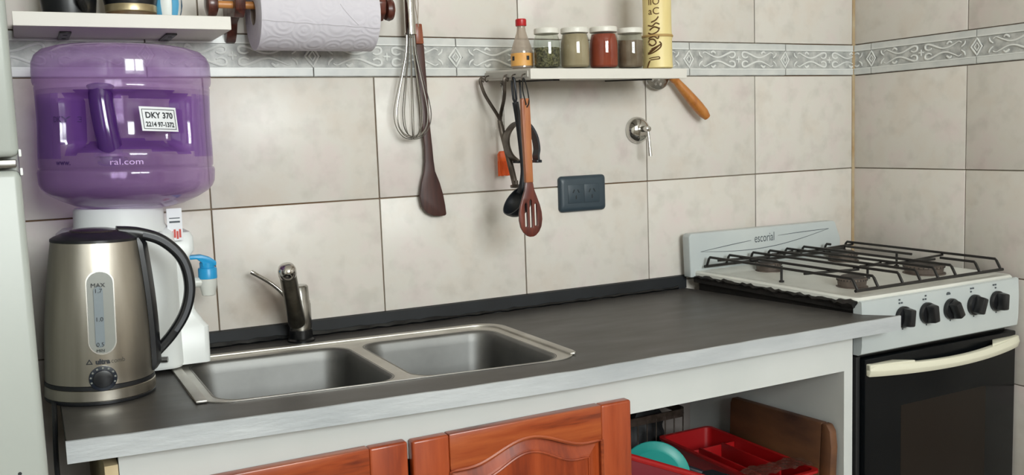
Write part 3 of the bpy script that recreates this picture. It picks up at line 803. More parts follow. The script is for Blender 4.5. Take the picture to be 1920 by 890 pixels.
# spine and handle on the right
sm = MB(); rings = []
for i in range(22):
    h = 0.034+0.204*i/21; ring = []
    for a, e in ((1.18, 0.0006), (1.22, 0.007), (1.40, 0.0115), (1.57, 0.012), (1.76, 0.0115), (1.94, 0.007), (1.98, 0.0006)):
        ring.append(kp(a, h, e if 0 < i < 21 else e*0.4))
    rings.append(ring)
sm.loft(rings); obj('handle_spine', sm, MT['black'], ke)
hp = arc_pts([(KX_+0.030, KY_, KZ+0.246), (KX_+0.062, KY_-0.002, KZ+0.243), (KX_+0.096, KY_-0.003, KZ+0.230), (KX_+0.124, KY_-0.004, KZ+0.200),
              (KX_+0.1335, KY_-0.004, KZ+0.158), (KX_+0.126, KY_-0.003, KZ+0.118), (KX_+0.106, KY_-0.002, KZ+0.084), (KX_+0.082, KY_, KZ+0.057)], 7)
hm = MB(); rings = []; n = len(hp)
for i, p in enumerate(hp):
    d = (hp[min(i+1, n-1)]-hp[max(i-1, 0)]).normalized(); nrm = Vector((d.z, 0, -d.x)); side = Vector((0, 1, 0))
    wdt = 0.0125-0.003*(i/n); th = 0.0095-0.0022*(i/n)
    rings.append([tuple(p+nrm*(th*math.copysign(abs(math.cos(a))**0.6, math.cos(a)))+side*(wdt*math.copysign(abs(math.sin(a))**0.6, math.sin(a)))) for a in [2*PI*k/20 for k in range(20)]])
hm.loft(rings); hd = obj('handle', hm, MT['black'], ke, ang=60)
st = MB(); rings = []
for i in range(8, n-8):
    p = hp[i]; d = (hp[i+1]-hp[i-1]).normalized(); nrm = Vector((d.z, 0, -d.x))
    q = p+Vector((0, -(0.0125-0.003*i/n)-0.0003, 0))
    rings.append([tuple(q+nrm*0.0030), tuple(q+nrm*0.0030+Vector((0, -0.0008, 0))), tuple(q-nrm*0.0030+Vector((0, -0.0008, 0))), tuple(q-nrm*0.0030)])
st.loft(rings); obj('handle_inlay', st, mat('handle_grey', '#55575c', 0.25), hd)
# water gauge, dial, lettering
def onk(a, b, d, phi0=-0.02, h0=0.0): return kp(phi0+a/kr(h0+b), h0+b, d)
def stad(wd, hgt, n=12):
    r = wd/2; out = []
    for i in range(n+1): out.append((r*math.cos(PI*i/n), hgt/2-r+r*math.sin(PI*i/n)))
    for i in range(n+1): out.append((-r*math.cos(PI*i/n), -hgt/2+r-r*math.sin(PI*i/n)))
    return out
def kplate(outl, d0, d1, phi, h):
    mb = MB(); cx = [onk(a, b, d0, phi, h) for a, b in outl]; c1 = [onk(a, b, d1, phi, h) for a, b in outl]
    mb.loft([cx, c1]); return mb
GP, GH = 0.0, 0.136
ga = obj('gauge_frame', kplate(stad(0.0375, 0.122, 14), -0.003, 0.0022, GP, GH), MT['satin'], ke, ang=30)
obj('gauge', kplate(stad(0.0338, 0.1175, 14), -0.003, 0.0030, GP, GH), MT['gauge'], ga, ang=30)
obj('water_column', kplate(stad(0.012, 0.088, 8), 0.0, 0.0036, GP-0.04, GH-0.006), MT['gaugeblue'], ga, ang=30)
mk = MB()
for t, h in (('MAX', 0.176), ('1.7', 0.168), ('1.0', 0.127), ('0.5', 0.0905)):
    x = text_mb(t, 0.0085, lambda a, b, d, h=h: onk(a, b-0.003, 0.0039+d, GP-0.04, h), align='CENTER'); mk.add(x.v, x.f)
mk.add(*(lambda m: (m.v, m.f))(text_mb('MIN', 0.006, lambda a, b, d: onk(a, b-0.003, 0.0039+d, GP-0.04, 0.0825), align='CENTER')))
obj('gauge_marks', mk, MT['inkblack'], ga, smooth=False, kind='stuff')
lt = text_mb('ultra', 0.0098, lambda a, b, d: onk(a-0.009, b, 0.0005+d, -0.02, 0.0615), width=0.0195, bold=0.0006)
lt2 = text_mb('comb', 0.0095, lambda a, b, d: onk(a+0.0115, b, 0.0005+d, -0.02, 0.0615), width=0.0195)
tri = MB().plate([(-0.022, 0.0), (-0.0125, 0.0), (-0.01725, 0.0078)], [[(-0.0199, 0.0012), (-0.0146, 0.0012), (-0.01725, 0.0056)]], 0.0005, 0.0009, lambda a, b, d: onk(a, b, d, -0.02, 0.0615))
lt.add(tri.v, tri.f)
obj('lettering', lt, MT['inkblack'], ke, smooth=False)
obj('lettering', lt2, mat('faded_ink', '#56524b', 0.5), ke, smooth=False, label='faded second half of the lettering')
dc = circ(0, 0, 0.0185, 32)
dial = obj('dial', kplate(dc, -0.002, 0.0045, -0.02, 0.0405), MT['navy'], ke, bevel=0.001)
obj('dial_knob', kplate(circ(0, 0, 0.0125, 28), 0.003, 0.0085, -0.02, 0.0405), MT['black'], dial, bevel=0.001)
dm = MB()
for k in range(9):
    a = math.radians(200-27.5*k)
    ca, sa = math.cos(a), math.sin(a)
    q = [(0.0145*ca-0.0012*sa, 0.0145*sa+0.0012*ca), (0.0145*ca+0.0012*sa, 0.0145*sa-0.0012*ca), (0.0168*ca+0.0012*sa, 0.0168*sa-0.0012*ca), (0.0168*ca-0.0012*sa, 0.0168*sa+0.0012*ca)]
    k2 = kplate(q, 0.0045, 0.005, -0.02, 0.0405); dm.add(k2.v, k2.f)
obj('dial_marks', dm, MT['gauge'], dial, smooth=False)
pc = arc_pts([(KX_-0.066, KY_-0.035, KZ+0.004), (KX_-0.0675, KY_-0.085, KZ-0.012), (-1.9730, KY_-0.12, KZ-0.07), (-1.9715, KY_-0.135, KZ-0.16), (-1.9705, KY_-0.14, KZ-0.30), (-1.970, KY_-0.13, KZ-0.45)], 6)
pc = [Vector((p.x+0.035*(KZ-p.z), p.y, p.z)) for p in pc]
obj('power_cord', MB().tube(pc, 0.0034, 8), MT['black'], ke)
ke.rotation_euler = (0, 0.035, 0)

# ------------------------------------------------------------------ water dispenser and its jug
DX, DY = -1.828, -0.150; DZ = CZ+0.0165
dsp = thing('water_dispenser', (DX, DY, DZ), 'white tabletop water dispenser with a blue tap behind the kettle', 'dispenser')
bd = MB(); R_ = []
for z, ins in ((DZ, 0.004), (DZ+0.006, 0.0), (1.100, 0.004), (1.118, 0.006), (1.127, 0.016)):
    R_.append([(x, y, z) for x, y in rrect(-1.950+ins, -1.766-ins*0.5, -0.200+ins, -0.030-ins, 0.022, 6)])
bd.loft(R_); obj('body', bd, MT['white'], dsp, ang=40)
fd = MB(); R_ = []
for z, x1, y0 in ((DZ+0.002, -1.722, -0.185), (0.955, -1.722, -0.185), (0.962, -1.728, -0.18), (0.985, -1.742, -0.175), (1.075, -1.745, -0.175), (1.085, -1.737, -0.175), (1.108, -1.737, -0.17), (1.116, -1.741, -0.165)):
    R_.append([(x, y, z) for x, y in rrect(-1.80, x1, y0, -0.042, 0.010, 5)])
fd.loft(R_); obj('tap_column', fd, MT['white'], dsp, ang=40)
obj('collar', MB().lathe([(0.0725, 1.122), (0.0725, 1.130), (0.070, 1.134), (0.069, 1.160), (0.066, 1.164), (0.060, 1.164), (0.058, 1.128)], 48, (DX-0.022, DY, 0), cap0=False, cap1=False), MT['white'], dsp)
TX, TY = -1.7085, -0.112
tp = MB().lathe([(0.0150, 1.030), (0.0150, 1.016), (0.0138, 1.010), (0.0115, 0.998), (0.0095, 0.997), (0.0090, 1.010)], 24, (TX, TY, 0), cap1=False)
tp.tube([(TX, TY, 1.022), (-1.7435, TY, 1.022)], 0.009, 12)
tap = obj('tap', tp, mat('tap_plastic', '#d2d3cd', 0.35), dsp, ang=40)
obj('tap_cap', MB().lathe([(0.0162, 1.0275), (0.0162, 1.0445), (0.0150, 1.0465), (0.0130, 1.0470), (0.0130, 1.056), (0.002, 1.057)], 24, (TX, TY, 0)), MT['blue'], tap, ang=40)
lvp = [(TX+0.014, 1.0500), (TX+0.0145, 1.0575), (TX+0.004, 1.0655), (TX-0.010, 1.0705), (TX-0.030, 1.0705), (TX-0.036, 1.0665), (TX-0.033, 1.0635), (TX-0.018, 1.0635), (TX-0.010, 1.0565), (TX-0.010, 1.0500)]
obj('tap_lever', MB().prism(lvp, TY-0.011, TY+0.011), MT['blue'], tap, bevel=0.0018)
obj('drain_plug', MB().tube([(-1.818, -0.2005, 0.9115), (-1.795, -0.2085, 0.9115)], 0.0050, 12).lathe([(0.0062, 0), (0.0062, 0.004), (0.003, 0.006)], 16, (-1.8135, -0.1985, 0.9115), 'y'), MT['steel'], dsp)
stc = obj("label_card", MB().box(-1.7795, -1.7555, -0.1795, -0.1775, 1.104, 1.158), MT['sticker'], dsp, smooth=False)
pm = MB().box(-1.776, -1.7590, -0.1800, -0.1790, 1.141, 1.1425).box(-1.776, -1.7590, -0.1800, -0.1790, 1.134, 1.137)
obj('print_lines', pm, MT['ink'], stc, smooth=False)
rm = MB()
for i in range(4):
    rm.box(-1.774+0.0042*i, -1.7708+0.0042*i, -0.1801, -0.1790, 1.107+0.002*(i % 2), 1.123-0.003*((i+1) % 2))
obj('red_print', rm, MT['redink'], stc, smooth=False)
dsp.rotation_euler = (0, 0.012, 0)

JR = [(1.1600, 0.052), (1.1625, 0.064), (1.168, 0.085), (1.178, 0.108), (1.188, 0.1245), (1.196, 0.1315), (1.204, 0.1350), (1.222, 0.1362), (1.2262, 0.1350), (1.2275, 0.1325), (1.2290, 0.1325), (1.2310, 0.1338),
      (1.240, 0.1340), (1.262, 0.1335), (1.300, 0.1322), (1.340, 0.1328), (1.3560, 0.1335), (1.3590, 0.1325), (1.3610, 0.1345), (1.3660, 0.1358), (1.380, 0.1362), (1.396, 0.1352), (1.407, 0.1305), (1.4150, 0.1215), (1.4200, 0.106), (1.4225, 0.08), (1.4230, 0.04), (1.4230, 0.0)]
def jr(z):
    for (z0, r0), (z1, r1) in zip(JR, JR[1:]):
        if z0 <= z <= z1: return r0+(r1-r0)*(z-z0)/(max(z1-z0, 1e-6))
    return JR[-1][1] if z > JR[-1][0] else JR[0][1]
def sstep(a, b, x):
    t = min(max((x-a)/(b-a), 0), 1); return t*t*(3-2*t)
def recess(phi, z):
    lo = 1.2440+0.010*math.cos(phi*2); hi = 1.350-0.004*abs(phi)
    return 0.036*sstep(-0.78, -0.62, phi)*sstep(0.86, 0.62, phi)*sstep(lo, lo+0.024, z)*sstep(hi, hi-0.014, z)
JPH = -0.09                                            # viewer direction from the jug
def jp(phi, z, e=0.0, rec=True):
    r = jr(z)-(recess(phi, z) if rec else 0)+e; a = phi+JPH
    return (DX+r*math.sin(a), DY-r*math.cos(a), z)
zs = []
for (z0, _), (z1, _) in zip(JR, JR[1:]):
    k = max(1, int((z1-z0)/0.004)); zs += [z0+(z1-z0)*i/k for i in range(k)]
zs.append(1.4230)
jug = thing('water_jug', (DX, DY, 1.160), 'purple translucent water jug upside down on the white dispenser', 'jug')
N = 120
sh = MB(); rings = []
for i, z in enumerate(zs):
    rings.append([jp(-PI+2*PI*k/N, z) for k in range(N)])
rings.append([(DX+0.03*math.sin(-PI+2*PI*k/N), DY-0.03*math.cos(-PI+2*PI*k/N), 1.4222) for k in range(N)])
sh.loft(rings, cap0=False); shell = obj('shell', sh, MT['purple'], jug, ang=50)
shell.data.materials.append(clear('purple_fold', '#c9a6e2', gloss=0.06, body='#9a68c4', bodyfac=0.5, rough=0.08))   # grip recess folds: thicker plastic, with their shading deepened in the colour
shell.data.materials.append(clear('purple_side_shade', '#e6d2f5', gloss=0.05, body='#a97cd0', bodyfac=0.42, rough=0.08))  # side panels: deepened in colour for the long light path through the jug
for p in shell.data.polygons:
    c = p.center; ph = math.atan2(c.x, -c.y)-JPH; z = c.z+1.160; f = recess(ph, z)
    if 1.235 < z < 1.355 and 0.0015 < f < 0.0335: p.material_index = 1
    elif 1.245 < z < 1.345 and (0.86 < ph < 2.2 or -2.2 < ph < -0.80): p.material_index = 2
wm = MB(); rings = []
for z in [q for q in zs if 1.163 < q < 1.356]: rings.append([jp(-PI+2*PI*k/N, z, -0.0025) for k in range(N)])
wm.loft(rings); obj('water', wm, MT['water'], jug, ang=50)
gp = arc_pts([jp(-0.30, 1.353, -0.019, False), jp(-0.285, 1.330, -0.014, False), jp(-0.245, 1.29, -0.013, False), jp(-0.205, 1.255, -0.017, False), jp(-0.20, 1.240, -0.022, False)], 5)
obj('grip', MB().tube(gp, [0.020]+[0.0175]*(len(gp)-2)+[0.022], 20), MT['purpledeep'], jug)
obj('grip_flange', MB().lathe([(0.026, 0), (0.025, 0.004), (0.020, 0.006)], 24, jp(-0.20, 1.2470, -0.019, False)), MT['purple'], jug)
# sticker with the phone number, other lettering
def onj(a, b, d, phi0, z0, tilt=0.0):
    z = z0+b+a*tilt; return jp(phi0+a/0.132, z, d, False)
def jquad(x0, x1, z0, z1, d0, d1, phi, zc, nx=10, tilt=0.0, skew=0.0):
    mb = MB(); R2 = []
    for i in range(nx+1):
        a = x0+(x1-x0)*i/nx
        R2.append([onj(a-skew*z0, z0, d0, phi, zc, tilt), onj(a-skew*z1, z1, d0, phi, zc, tilt), onj(a-skew*z1, z1, d1, phi, zc, tilt), onj(a-skew*z0, z0, d1, phi, zc, tilt)])
    return mb.loft(R2)
SP, SZ_ = 0.37, 1.303
stk = obj('phone_sticker', jquad(-0.0285, 0.0285, -0.0185, 0.0185, -0.0006, 0.0008, SP, SZ_, tilt=-0.03, skew=0.1), MT['sticker'], jug, smooth=False)
fm = MB()
for x0, x1, z0, z1 in ((-0.0255, 0.0255, 0.0140, 0.0150), (-0.0255, 0.0255, -0.0155, -0.0145), (-0.0255, -0.0246, -0.0155, 0.0150), (0.0246, 0.0255, -0.0155, 0.0150)):
    q = jquad(x0, x1, z0, z1, 0.0008, 0.0011, SP, SZ_, tilt=-0.03, skew=0.1); fm.add(q.v, q.f)
for s_, sz, wd, zz in (('DKY 370', 0.0125, 0.0420, 0.0015), ('2214 97-1372', 0.0100, 0.0440, -0.0115)):
    q = text_mb(s_, sz, lambda a, b, d, zz=zz: onj(a-0.1*(b+zz), b+zz, 0.0011+d, SP, SZ_, -0.03), width=wd, align='CENTER', bold=0.00035)
    fm.add(q.v, q.f)
obj('lettering', fm, MT['inkblack'], stk, smooth=False)
pp = mat('purple_ink', '#351a58', 0.5); pl = mat('pale_ink', '#c9a9dd', 0.4)
q = text_mb('www.', 0.012, lambda a, b, d: onj(a, b, 0.0006+d, -0.86, 1.2350), bold=0.0001)
obj('web_lettering', q, pp, jug, smooth=False)
q = text_mb('ral.com', 0.013, lambda a, b, d: onj(a, b, 0.0006+d, -0.20, 1.2345), width=0.046)
obj('web_lettering', q, pl, jug, smooth=False)
q = text_mb('DKY 3', 0.0125, lambda a, b, d: jp(-0.66+(a-0.028)/0.13, 1.300+b, 0.0007+d), width=0.028)
obj('back_lettering', q, pp, jug, smooth=False)
jug.rotation_euler = (0, 0.022, 0)

# ------------------------------------------------------------------ left shelf with cups
s1 = thing('wall_shelf', (-1.814, -0.085, 1.452), 'white wall shelf above the purple water jug on black brackets', 'shelf')
obj('board', MB().box(-1.9775, -1.6495, -0.172, -0.001, 1.4525, 1.4745), MT['shelf'], s1, bevel=0.0008, smooth=False)
for x in (-1.902, -1.737):
    b_ = obj('bracket', MB().box(x-0.009, x+0.009, -0.105, -0.003, 1.4495, 1.4523), MT['wire'], s1, bevel=0.0006)
    for y in (-0.082, -0.03): obj('screw', MB().lathe([(0.004, 1.4495), (0.0035, 1.4482), (0.001, 1.448)], 12, (x, y, 0)), MT['blackmat'], b_)
    obj('leaf', MB().box(x-0.007, x+0.0075, -0.098, -0.012, 1.4489, 1.4495), mat('worn_bracket', '#57545a', 0.5, 0.3), b_, smooth=False)
T1 = 1.4748
pt = thing('black_pot', (-1.893, -0.092, T1), 'black round pot at the left end of the upper shelf', 'pot')
obj('body', MB().lathe([(0.034, T1), (0.040, T1+0.004), (0.043, T1+0.03), (0.043, T1+0.075), (0.040, T1+0.078), (0.039, T1+0.07)], 36, (-1.893, -0.092, 0), cap1=False), MT['black'], pt)
obj('lid', MB().lathe([(0.043, T1+0.078), (0.042, T1+0.084), (0.015, T1+0.092), (0.008, T1+0.093), (0.010, T1+0.106), (0.001, T1+0.108)], 36, (-1.893, -0.092, 0)), MT['blackmat'], pt)
obj('handle', MB().tube(arc_pts([(-1.893+0.02, -0.092-0.036, T1+0.012), (-1.878, -0.150, T1+0.025), (-1.878, -0.150, T1+0.055), (-1.873, -0.128, T1+0.068)], 5), 0.006, 8), MT['blackmat'], pt)
gd = thing('mate_gourd', (-1.798, -0.095, T1), 'dark mate gourd with a metal band and brown base', 'cup')
obj('base', MB().lathe([(0.0385, T1), (0.0405, T1+0.002), (0.0408, T1+0.009), (0.040, T1+0.010)], 36, (-1.798, -0.095, 0)), MT['gourd'], gd)
obj('band', MB().lathe([(0.0395, T1+0.010), (0.0410, T1+0.0115), (0.0415, T1+0.0215), (0.041, T1+0.0225)], 36, (-1.798, -0.095, 0)), MT['gold'], gd)
obj('bowl', MB().lathe([(0.041, T1+0.0225), (0.0435, T1+0.035), (0.043, T1+0.06), (0.038, T1+0.082), (0.034, T1+0.086), (0.032, T1+0.08)], 36, (-1.798, -0.095, 0), cap1=False), MT['black'], gd)
ec = thing('enamel_mug', (-1.7385, -0.080, T1), 'small light blue and white striped mug with a gold foot', 'cup')
obj('foot', MB().lathe([(0.022, T1), (0.0235, T1+0.001), (0.0235, T1+0.006), (0.0215, T1+0.008)], 32, (-1.7385, -0.080, 0)), MT['gold'], ec)
obj('bowl', MB().lathe([(0.0205, T1+0.008), (0.0235, T1+0.020), (0.0255, T1+0.05), (0.0250, T1+0.075), (0.0235, T1+0.074)], 32, (-1.7385, -0.080, 0), cap1=False), MT['white'], ec)
for k in range(5):
    a0 = -2.6+k*1.257; mb = MB(); R2 = []
    for i in range(8):
        z = T1+0.009+0.064*i/7; r = (0.0215 if i == 0 else 0.0238 if i < 2 else 0.0252+0.0004*math.sin(i))+0.0005
        R2.append([(-1.7385+r*math.cos(a0+0.13*j), -0.080+r*math.sin(a0+0.13*j), z) for j in range(5)])
    v = [p for r_ in R2 for p in r_]; f = [(i*5+j, i*5+j+1, (i+1)*5+j+1, (i+1)*5+j) for i in range(7) for j in range(4)]
    obj('stripe', MB().add(v, f), MT['skyblue'], ec)

# ------------------------------------------------------------------ paper towel roll on its wooden holder
RY, RZ, RR = -0.092, 1.492, 0.0655
rl = thing('paper_towel_roll', (-1.485, RY, RZ), 'white embossed paper towel roll on the wooden holder', 'paper roll')
rm = MB(); n = 64; rings = []
for x, r in ((-1.594, 0.0215), (-1.594, RR-0.001), (-1.5935, RR), (-1.3765, RR), (-1.376, RR-0.001), (-1.376, 0.0215)):
    rings.append([(x, RY+r*math.cos(2*PI*k/n), RZ+r*math.sin(2*PI*k/n)) for k in range(n)])
rm.loft(rings, closed=True); obj('paper', rm, MT['paper'], rl, ang=40)
cm = MB(); rings = []
for x, r in ((-1.5935, 0.0214), (-1.3765, 0.0214), (-1.3765, 0.0202), (-1.5935, 0.0202)):
    rings.append([(x, RY+r*math.cos(2*PI*k/32), RZ+r*math.sin(2*PI*k/32)) for k in range(32)])
cm.loft(rings, closed=True); obj('cardboard_core', cm, noisy('cardboard', '#8d8078', '#a3958b', 20, 0.9), rl, ang=40)
def onroll(x, s, e=0.0):                               # s = arc length from the front, up positive
    a = PI-s/RR; return (x, RY+(RR+e)*math.cos(a), RZ+(RR+e)*math.sin(a))
tm = MB(); pts = [(-1.594+0.218*i/30, -0.020-0.010*i/30+0.0006*math.sin(i*1.3)) for i in range(31)]
R2 = [[onroll(x, s-0.0006, -0.0002), onroll(x, s+0.0006, -0.0002), onroll(x, s+0.0008, 0.0009), onroll(x, s-0.0004, 0.0009)] for x, s in pts]
tm.loft(R2)
pts = [(-1.452+0.034*i/10, 0.012-0.037*(i/10)**0.8) for i in range(11)]
tm.loft([[onroll(x-0.0005, s, -0.0002), onroll(x+0.0005, s, -0.0002), onroll(x+0.0005, s, 0.0008), onroll(x-0.0005, s, 0.0008)] for x, s in pts])
obj('sheet_edge', tm, mat('paper_edge', '#c4c0c6', 0.9), rl)
ho = thing('paper_towel_holder', (-1.49, -0.02, 1.50), 'dark wooden wall holder carrying the paper towel roll', 'paper holder')
prof = [(-0.001, 1.447), (-0.010, 1.449), (-0.026, 1.462), (-0.036, 1.480), (-0.060, 1.488), (-0.095, 1.483), (-0.113, 1.496), (-0.118, 1.516), (-0.108, 1.536), (-0.085, 1.546), (-0.058, 1.545), (-0.035, 1.552), (-0.018, 1.575), (-0.001, 1.580)]
for x0, x1 in ((-1.629, -1.610), (-1.368, -1.349)):
    obj('arm', MB().prism(prof, x0, x1, lambda a, b, d: (d, a, b)), MT['woodred'], ho, bevel=0.003)
DZ2, DY2 = 1.5055, -0.092
obj('dowel', MB().tube([(-1.672, DY2, DZ2), (-1.325, DY2, DZ2)], 0.0068, 16), MT['dowel'], ho)
for x0, s in ((-1.668, 1), (-1.332, -1)):
    obj('knob', MB().lathe([(0.011, 0.0), (0.0205, 0.003), (0.0225, 0.010), (0.020, 0.018), (0.012, 0.021)] if s > 0 else [(0.012, -0.012), (0.0195, -0.009), (0.0215, -0.002), (0.019, 0.004), (0.010, 0.006)], 28, (x0-(0.008 if s > 0 else 0.002), DY2, DZ2), 'x'), MT['woodred'], ho)
obj('back_rail', MB().box(-1.610, -1.368, -0.013, -0.001, 1.552, 1.578), MT['woodred'], ho, bevel=0.002)

# ------------------------------------------------------------------ whisk and brown spatula on wall hooks
wh = thing('whisk', (-1.27, -0.035, 1.60), 'steel wire whisk hanging upside down left of the brown spatula', 'whisk')
hx = -1.2715
obj('handle', MB().lathe([(0.0088, 1.4655), (0.0112, 1.4675), (0.0112, 1.585), (0.0100, 1.595), (0.004, 1.60)], 28, (hx, -0.035, 0)).lathe([(0.0125, 1.4690), (0.0125, 1.4662), (0.009, 1.4650)], 28, (hx, -0.035, 0)), MT['chrome'], wh)
def hang_loop(cx, cy, z0, h, r, rad, ax=(1, 0)):
    return [(cx+ax[0]*r*math.sin(a), cy+ax[1]*r*math.sin(a), z0+h/2-h/2*math.cos(a)) for a in [2*PI*k/20 for k in range(20)]]
obj('loop', MB().tube(hang_loop(hx, -0.035, 1.594, 0.035, 0.007, 0), 0.0012, 6, closed=True), MT['chrome'], wh)
for k in range(6):
    an = math.radians(15+30*k); R0 = 0.0375+0.001*(k % 3)
    ex, ey = math.cos(an), math.sin(an)*0.62
    sh_ = 0.000+0.003*math.sin(k*2.1)
    pp_ = []
    for t, z in ((0.22, 1.468), (0.30, 1.43), (0.58, 1.385), (0.90, 1.335), (1.0, 1.308), (0.90, 1.284), (0.55, 1.266+sh_), (0.0, 1.2605+sh_)):
        pp_.append((hx-0.004*(1.468-z)/0.2+R0*t*ex, -0.035+R0*t*ey*0.9, z))
    for t, z in ((0.55, 1.266+sh_), (0.90, 1.284), (1.0, 1.308), (0.90, 1.335), (0.58, 1.385), (0.30, 1.43), (0.22, 1.468)):
        pp_.append((hx-0.004*(1.468-z)/0.2-R0*t*ex, -0.035-R0*t*ey*0.9, z))
    obj('wire', MB().tube(arc_pts(pp_, 3), 0.00105, 6), MT['satin'], wh)
obj('wall_hook', MB().tube(arc_pts([(hx, 0.001, 1.622), (hx, -0.02, 1.621), (hx, -0.034, 1.622), (hx, -0.040, 1.628)], 4), 0.0022, 8).lathe([(0.007, 0), (0.006, 0.003)], 14, (hx, 0, 1.622), 'y'), MT['chrome'])
tag(bpy.data.objects['wall_hook'], 'small chrome wall hook holding the whisk above the paper roll height', 'hook')
spx = -1.2455; SYY = -0.014
spt = thing('spatula', (spx, SYY, 1.49), 'long dark brown wooden spatula hanging right of the whisk', 'spatula')
def blade(outl, x0, dy, th, xf=None): return MB().prism(outl, dy-th/2, dy+th/2)
zc = [(1.4905, -0.0075, 0.0070), (1.45, -0.0085, 0.0088), (1.40, -0.0090, 0.0095), (1.34, -0.0075, 0.0105), (1.28, -0.0065, 0.0115), (1.24, -0.0040, 0.0135), (1.212, -0.0050, 0.0145), (1.19, -0.0085, 0.0165), (1.165, -0.0165, 0.0255), (1.140, -0.0215, 0.0315), (1.118, -0.0180, 0.0345), (1.105, -0.0080, 0.0355)]
def shx(z): return spx+(1.49-z)*0.020
left = [(shx(z)+a, z) for z, a, b in zc]; right = [(shx(z)+b, z) for z, a, b in zc]
hi = [p for p in left if p[1] > 1.43]; 
outl = left+[(shx(1.098)+0.006, 1.0975), (shx(1.098)+0.020, 1.0960), (shx(1.098)+0.033, 1.0965), (shx(1.1)+0.0360, 1.0995)]+right[::-1]
obj('blade', MB().prism([p for p in outl if p[1] < 1.452], SYY-0.0042, SYY+0.0042), MT['wenge'], spt, bevel=0.0022)
obj('handle_end', MB().prism([p for p in left if p[1] > 1.449]+[p for p in right if p[1] > 1.449][::-1], SYY-0.0046, SYY+0.0046), wood('red_handle_wood', '#6e3219', '#834023', '#935030', 'z', 1, 0.4, 0.2, 40), spt, bevel=0.0022, label='lighter reddish handle end')
obj('hanging_string', MB().tube([(spx-0.001, SYY-0.005, 1.484), (spx-0.006, SYY-0.003, 1.53), (spx-0.003, SYY-0.004, 1.600), (spx+0.001, SYY-0.003, 1.53), (spx+0.0005, SYY+0.004, 1.484)], 0.0009, 6), mat('string', '#a89a8c', 0.9), spt)
hk = obj('wall_hook', MB().tube(arc_pts([(spx-0.003, 0.001, 1.597), (spx-0.003, -0.012, 1.597), (spx-0.003, -0.021, 1.598), (spx-0.003, -0.024, 1.603)], 4), 0.0018, 8).lathe([(0.006, 0), (0.005, 0.003)], 14, (spx-0.003, 0, 1.597), 'y'), MT['chrome'])
tag(hk, 'small chrome wall hook holding the string of the brown spatula', 'hook')

# ------------------------------------------------------------------ spice shelf
def zt(y): return 1.3868+(y+0.2)*0.048
s2 = thing('spice_shelf', (-0.90, -0.11, 1.3663), 'small white wall shelf carrying the row of spice jars', 'shelf')
bm_ = MB().loft([[(x, -0.2, zt(-0.2)-0.0203), (x, -0.2, zt(-0.2)), (x, -0.001, zt(-0.001)), (x, -0.001, zt(-0.001)-0.0203)] for x in (-1.0905, -0.7106)])
obj('board', bm_, MT['shelf'], s2, bevel=0.0007, smooth=False)
for x in (-1.012, -0.783):
    m = MB().loft([[(x-0.007, y, zt(y)-0.0205), (x+0.007, y, zt(y)-0.0205), (x+0.007, y, zt(y)-0.0235), (x-0.007, y, zt(y)-0.0235)] for y in (-0.165, -0.003)])
    obj('bracket', m, MT['wire'], s2, smooth=False)
rl2 = MB().loft([[(-1.0935, y, zt(y)-0.004), (-1.0907, y, zt(y)-0.004), (-1.0907, y, zt(y)-0.016), (-1.0935, y, zt(y)-0.016)] for y in (-0.192, -0.004)])
obj('hook_rail', rl2, mat('grey_rail', '#b9b5ad', 0.45), s2, smooth=False)
for y in (-0.184, -0.142, -0.106, -0.022):
    z = zt(y)-0.010
    obj('hook', MB().tube(arc_pts([(-1.092, y, z), (-1.100, y, z-0.002), (-1.1025, y, z-0.008), (-1.100, y, z-0.0125), (-1.0955, y, z-0.010)], 4), 0.0014, 6), MT['darkmetal'], s2)
HK = {y: zt(y)-0.0215 for y in (-0.184, -0.142, -0.106, -0.022)}

def jar(x, y, r, top, label, fill, fillh, name='spice_jar', lean=0.0):
    b = zt(y)+0.0006; h = top-b
    t = thing(name, (x, y, b), label, 'jar', 'glass jars on the spice shelf')
    lidh = 0.011; gh = h-lidh
    gp_ = [(r*0.80, 0.0), (r*0.95, 0.002), (r, 0.007), (r, gh*0.72), (r*0.97, gh*0.82), (r*0.88, gh*0.93), (r*0.84, gh*0.96), (r*0.84, gh+0.004)]
    obj('glass', MB().lathe(gp_, 40, (x, y, b), cap1=False), MT['glass'], t)
    cp_ = [(r*0.80, 0.0025), (r*0.93, 0.006)]
    zz = 0.01
    while zz < gh*fillh:
        k = 1.0 if zz < gh*0.72 else 1-0.16*(zz-gh*0.72)/(gh*0.26)
        cp_.append((r*0.945*k, zz)); zz += 0.006
    cp_ += [(r*0.93*(1 if fillh < 0.75 else 0.88), gh*fillh), (0.001, gh*fillh+0.0015)]
    obj('contents', MB().lathe(cp_, 36, (x, y, b)), fill, t)
    obj('lid', MB().lathe([(r*0.90, gh), (r*0.95, gh+0.001), (r*0.95, gh+lidh-0.002), (r*0.91, gh+lidh), (0.001, gh+lidh-0.0005)], 36, (x, y, b)), MT['jarlid'], t, ang=30)
    return t
jar(-1.0265, -0.155, 0.0268, 1.4690, 'glass jar half full of dried green herbs, beside the red capped bottle', MT['oregano'], 0.60)
jar(-0.9605, -0.155, 0.0302, 1.4715, 'glass jar of pale beige powder between herb jar and red jar', MT['greyspice'], 0.97)
jar(-0.8905, -0.155, 0.0304, 1.4745, 'glass jar full of brick red spice powder', MT['redspice'], 0.95)
jar(-0.8235, -0.155, 0.0282, 1.4735, 'glass jar of brown spice next to the bamboo container', MT['brownspice'], 0.80)
bx, by, br_ = -1.0625, -0.115, 0.0222; b0_ = zt(by)+0.0006
bt = thing('sauce_bottle', (bx, by, b0_), 'small glass bottle with red cap and orange label at the shelf end', 'bottle')
gpf = [(br_*0.85, 0), (br_, 0.003), (br_, 0.034), (br_*0.97, 0.040), (br_*0.62, 0.062), (br_*0.42, 0.076), (br_*0.38, 0.084), (br_*0.38, 0.092)]
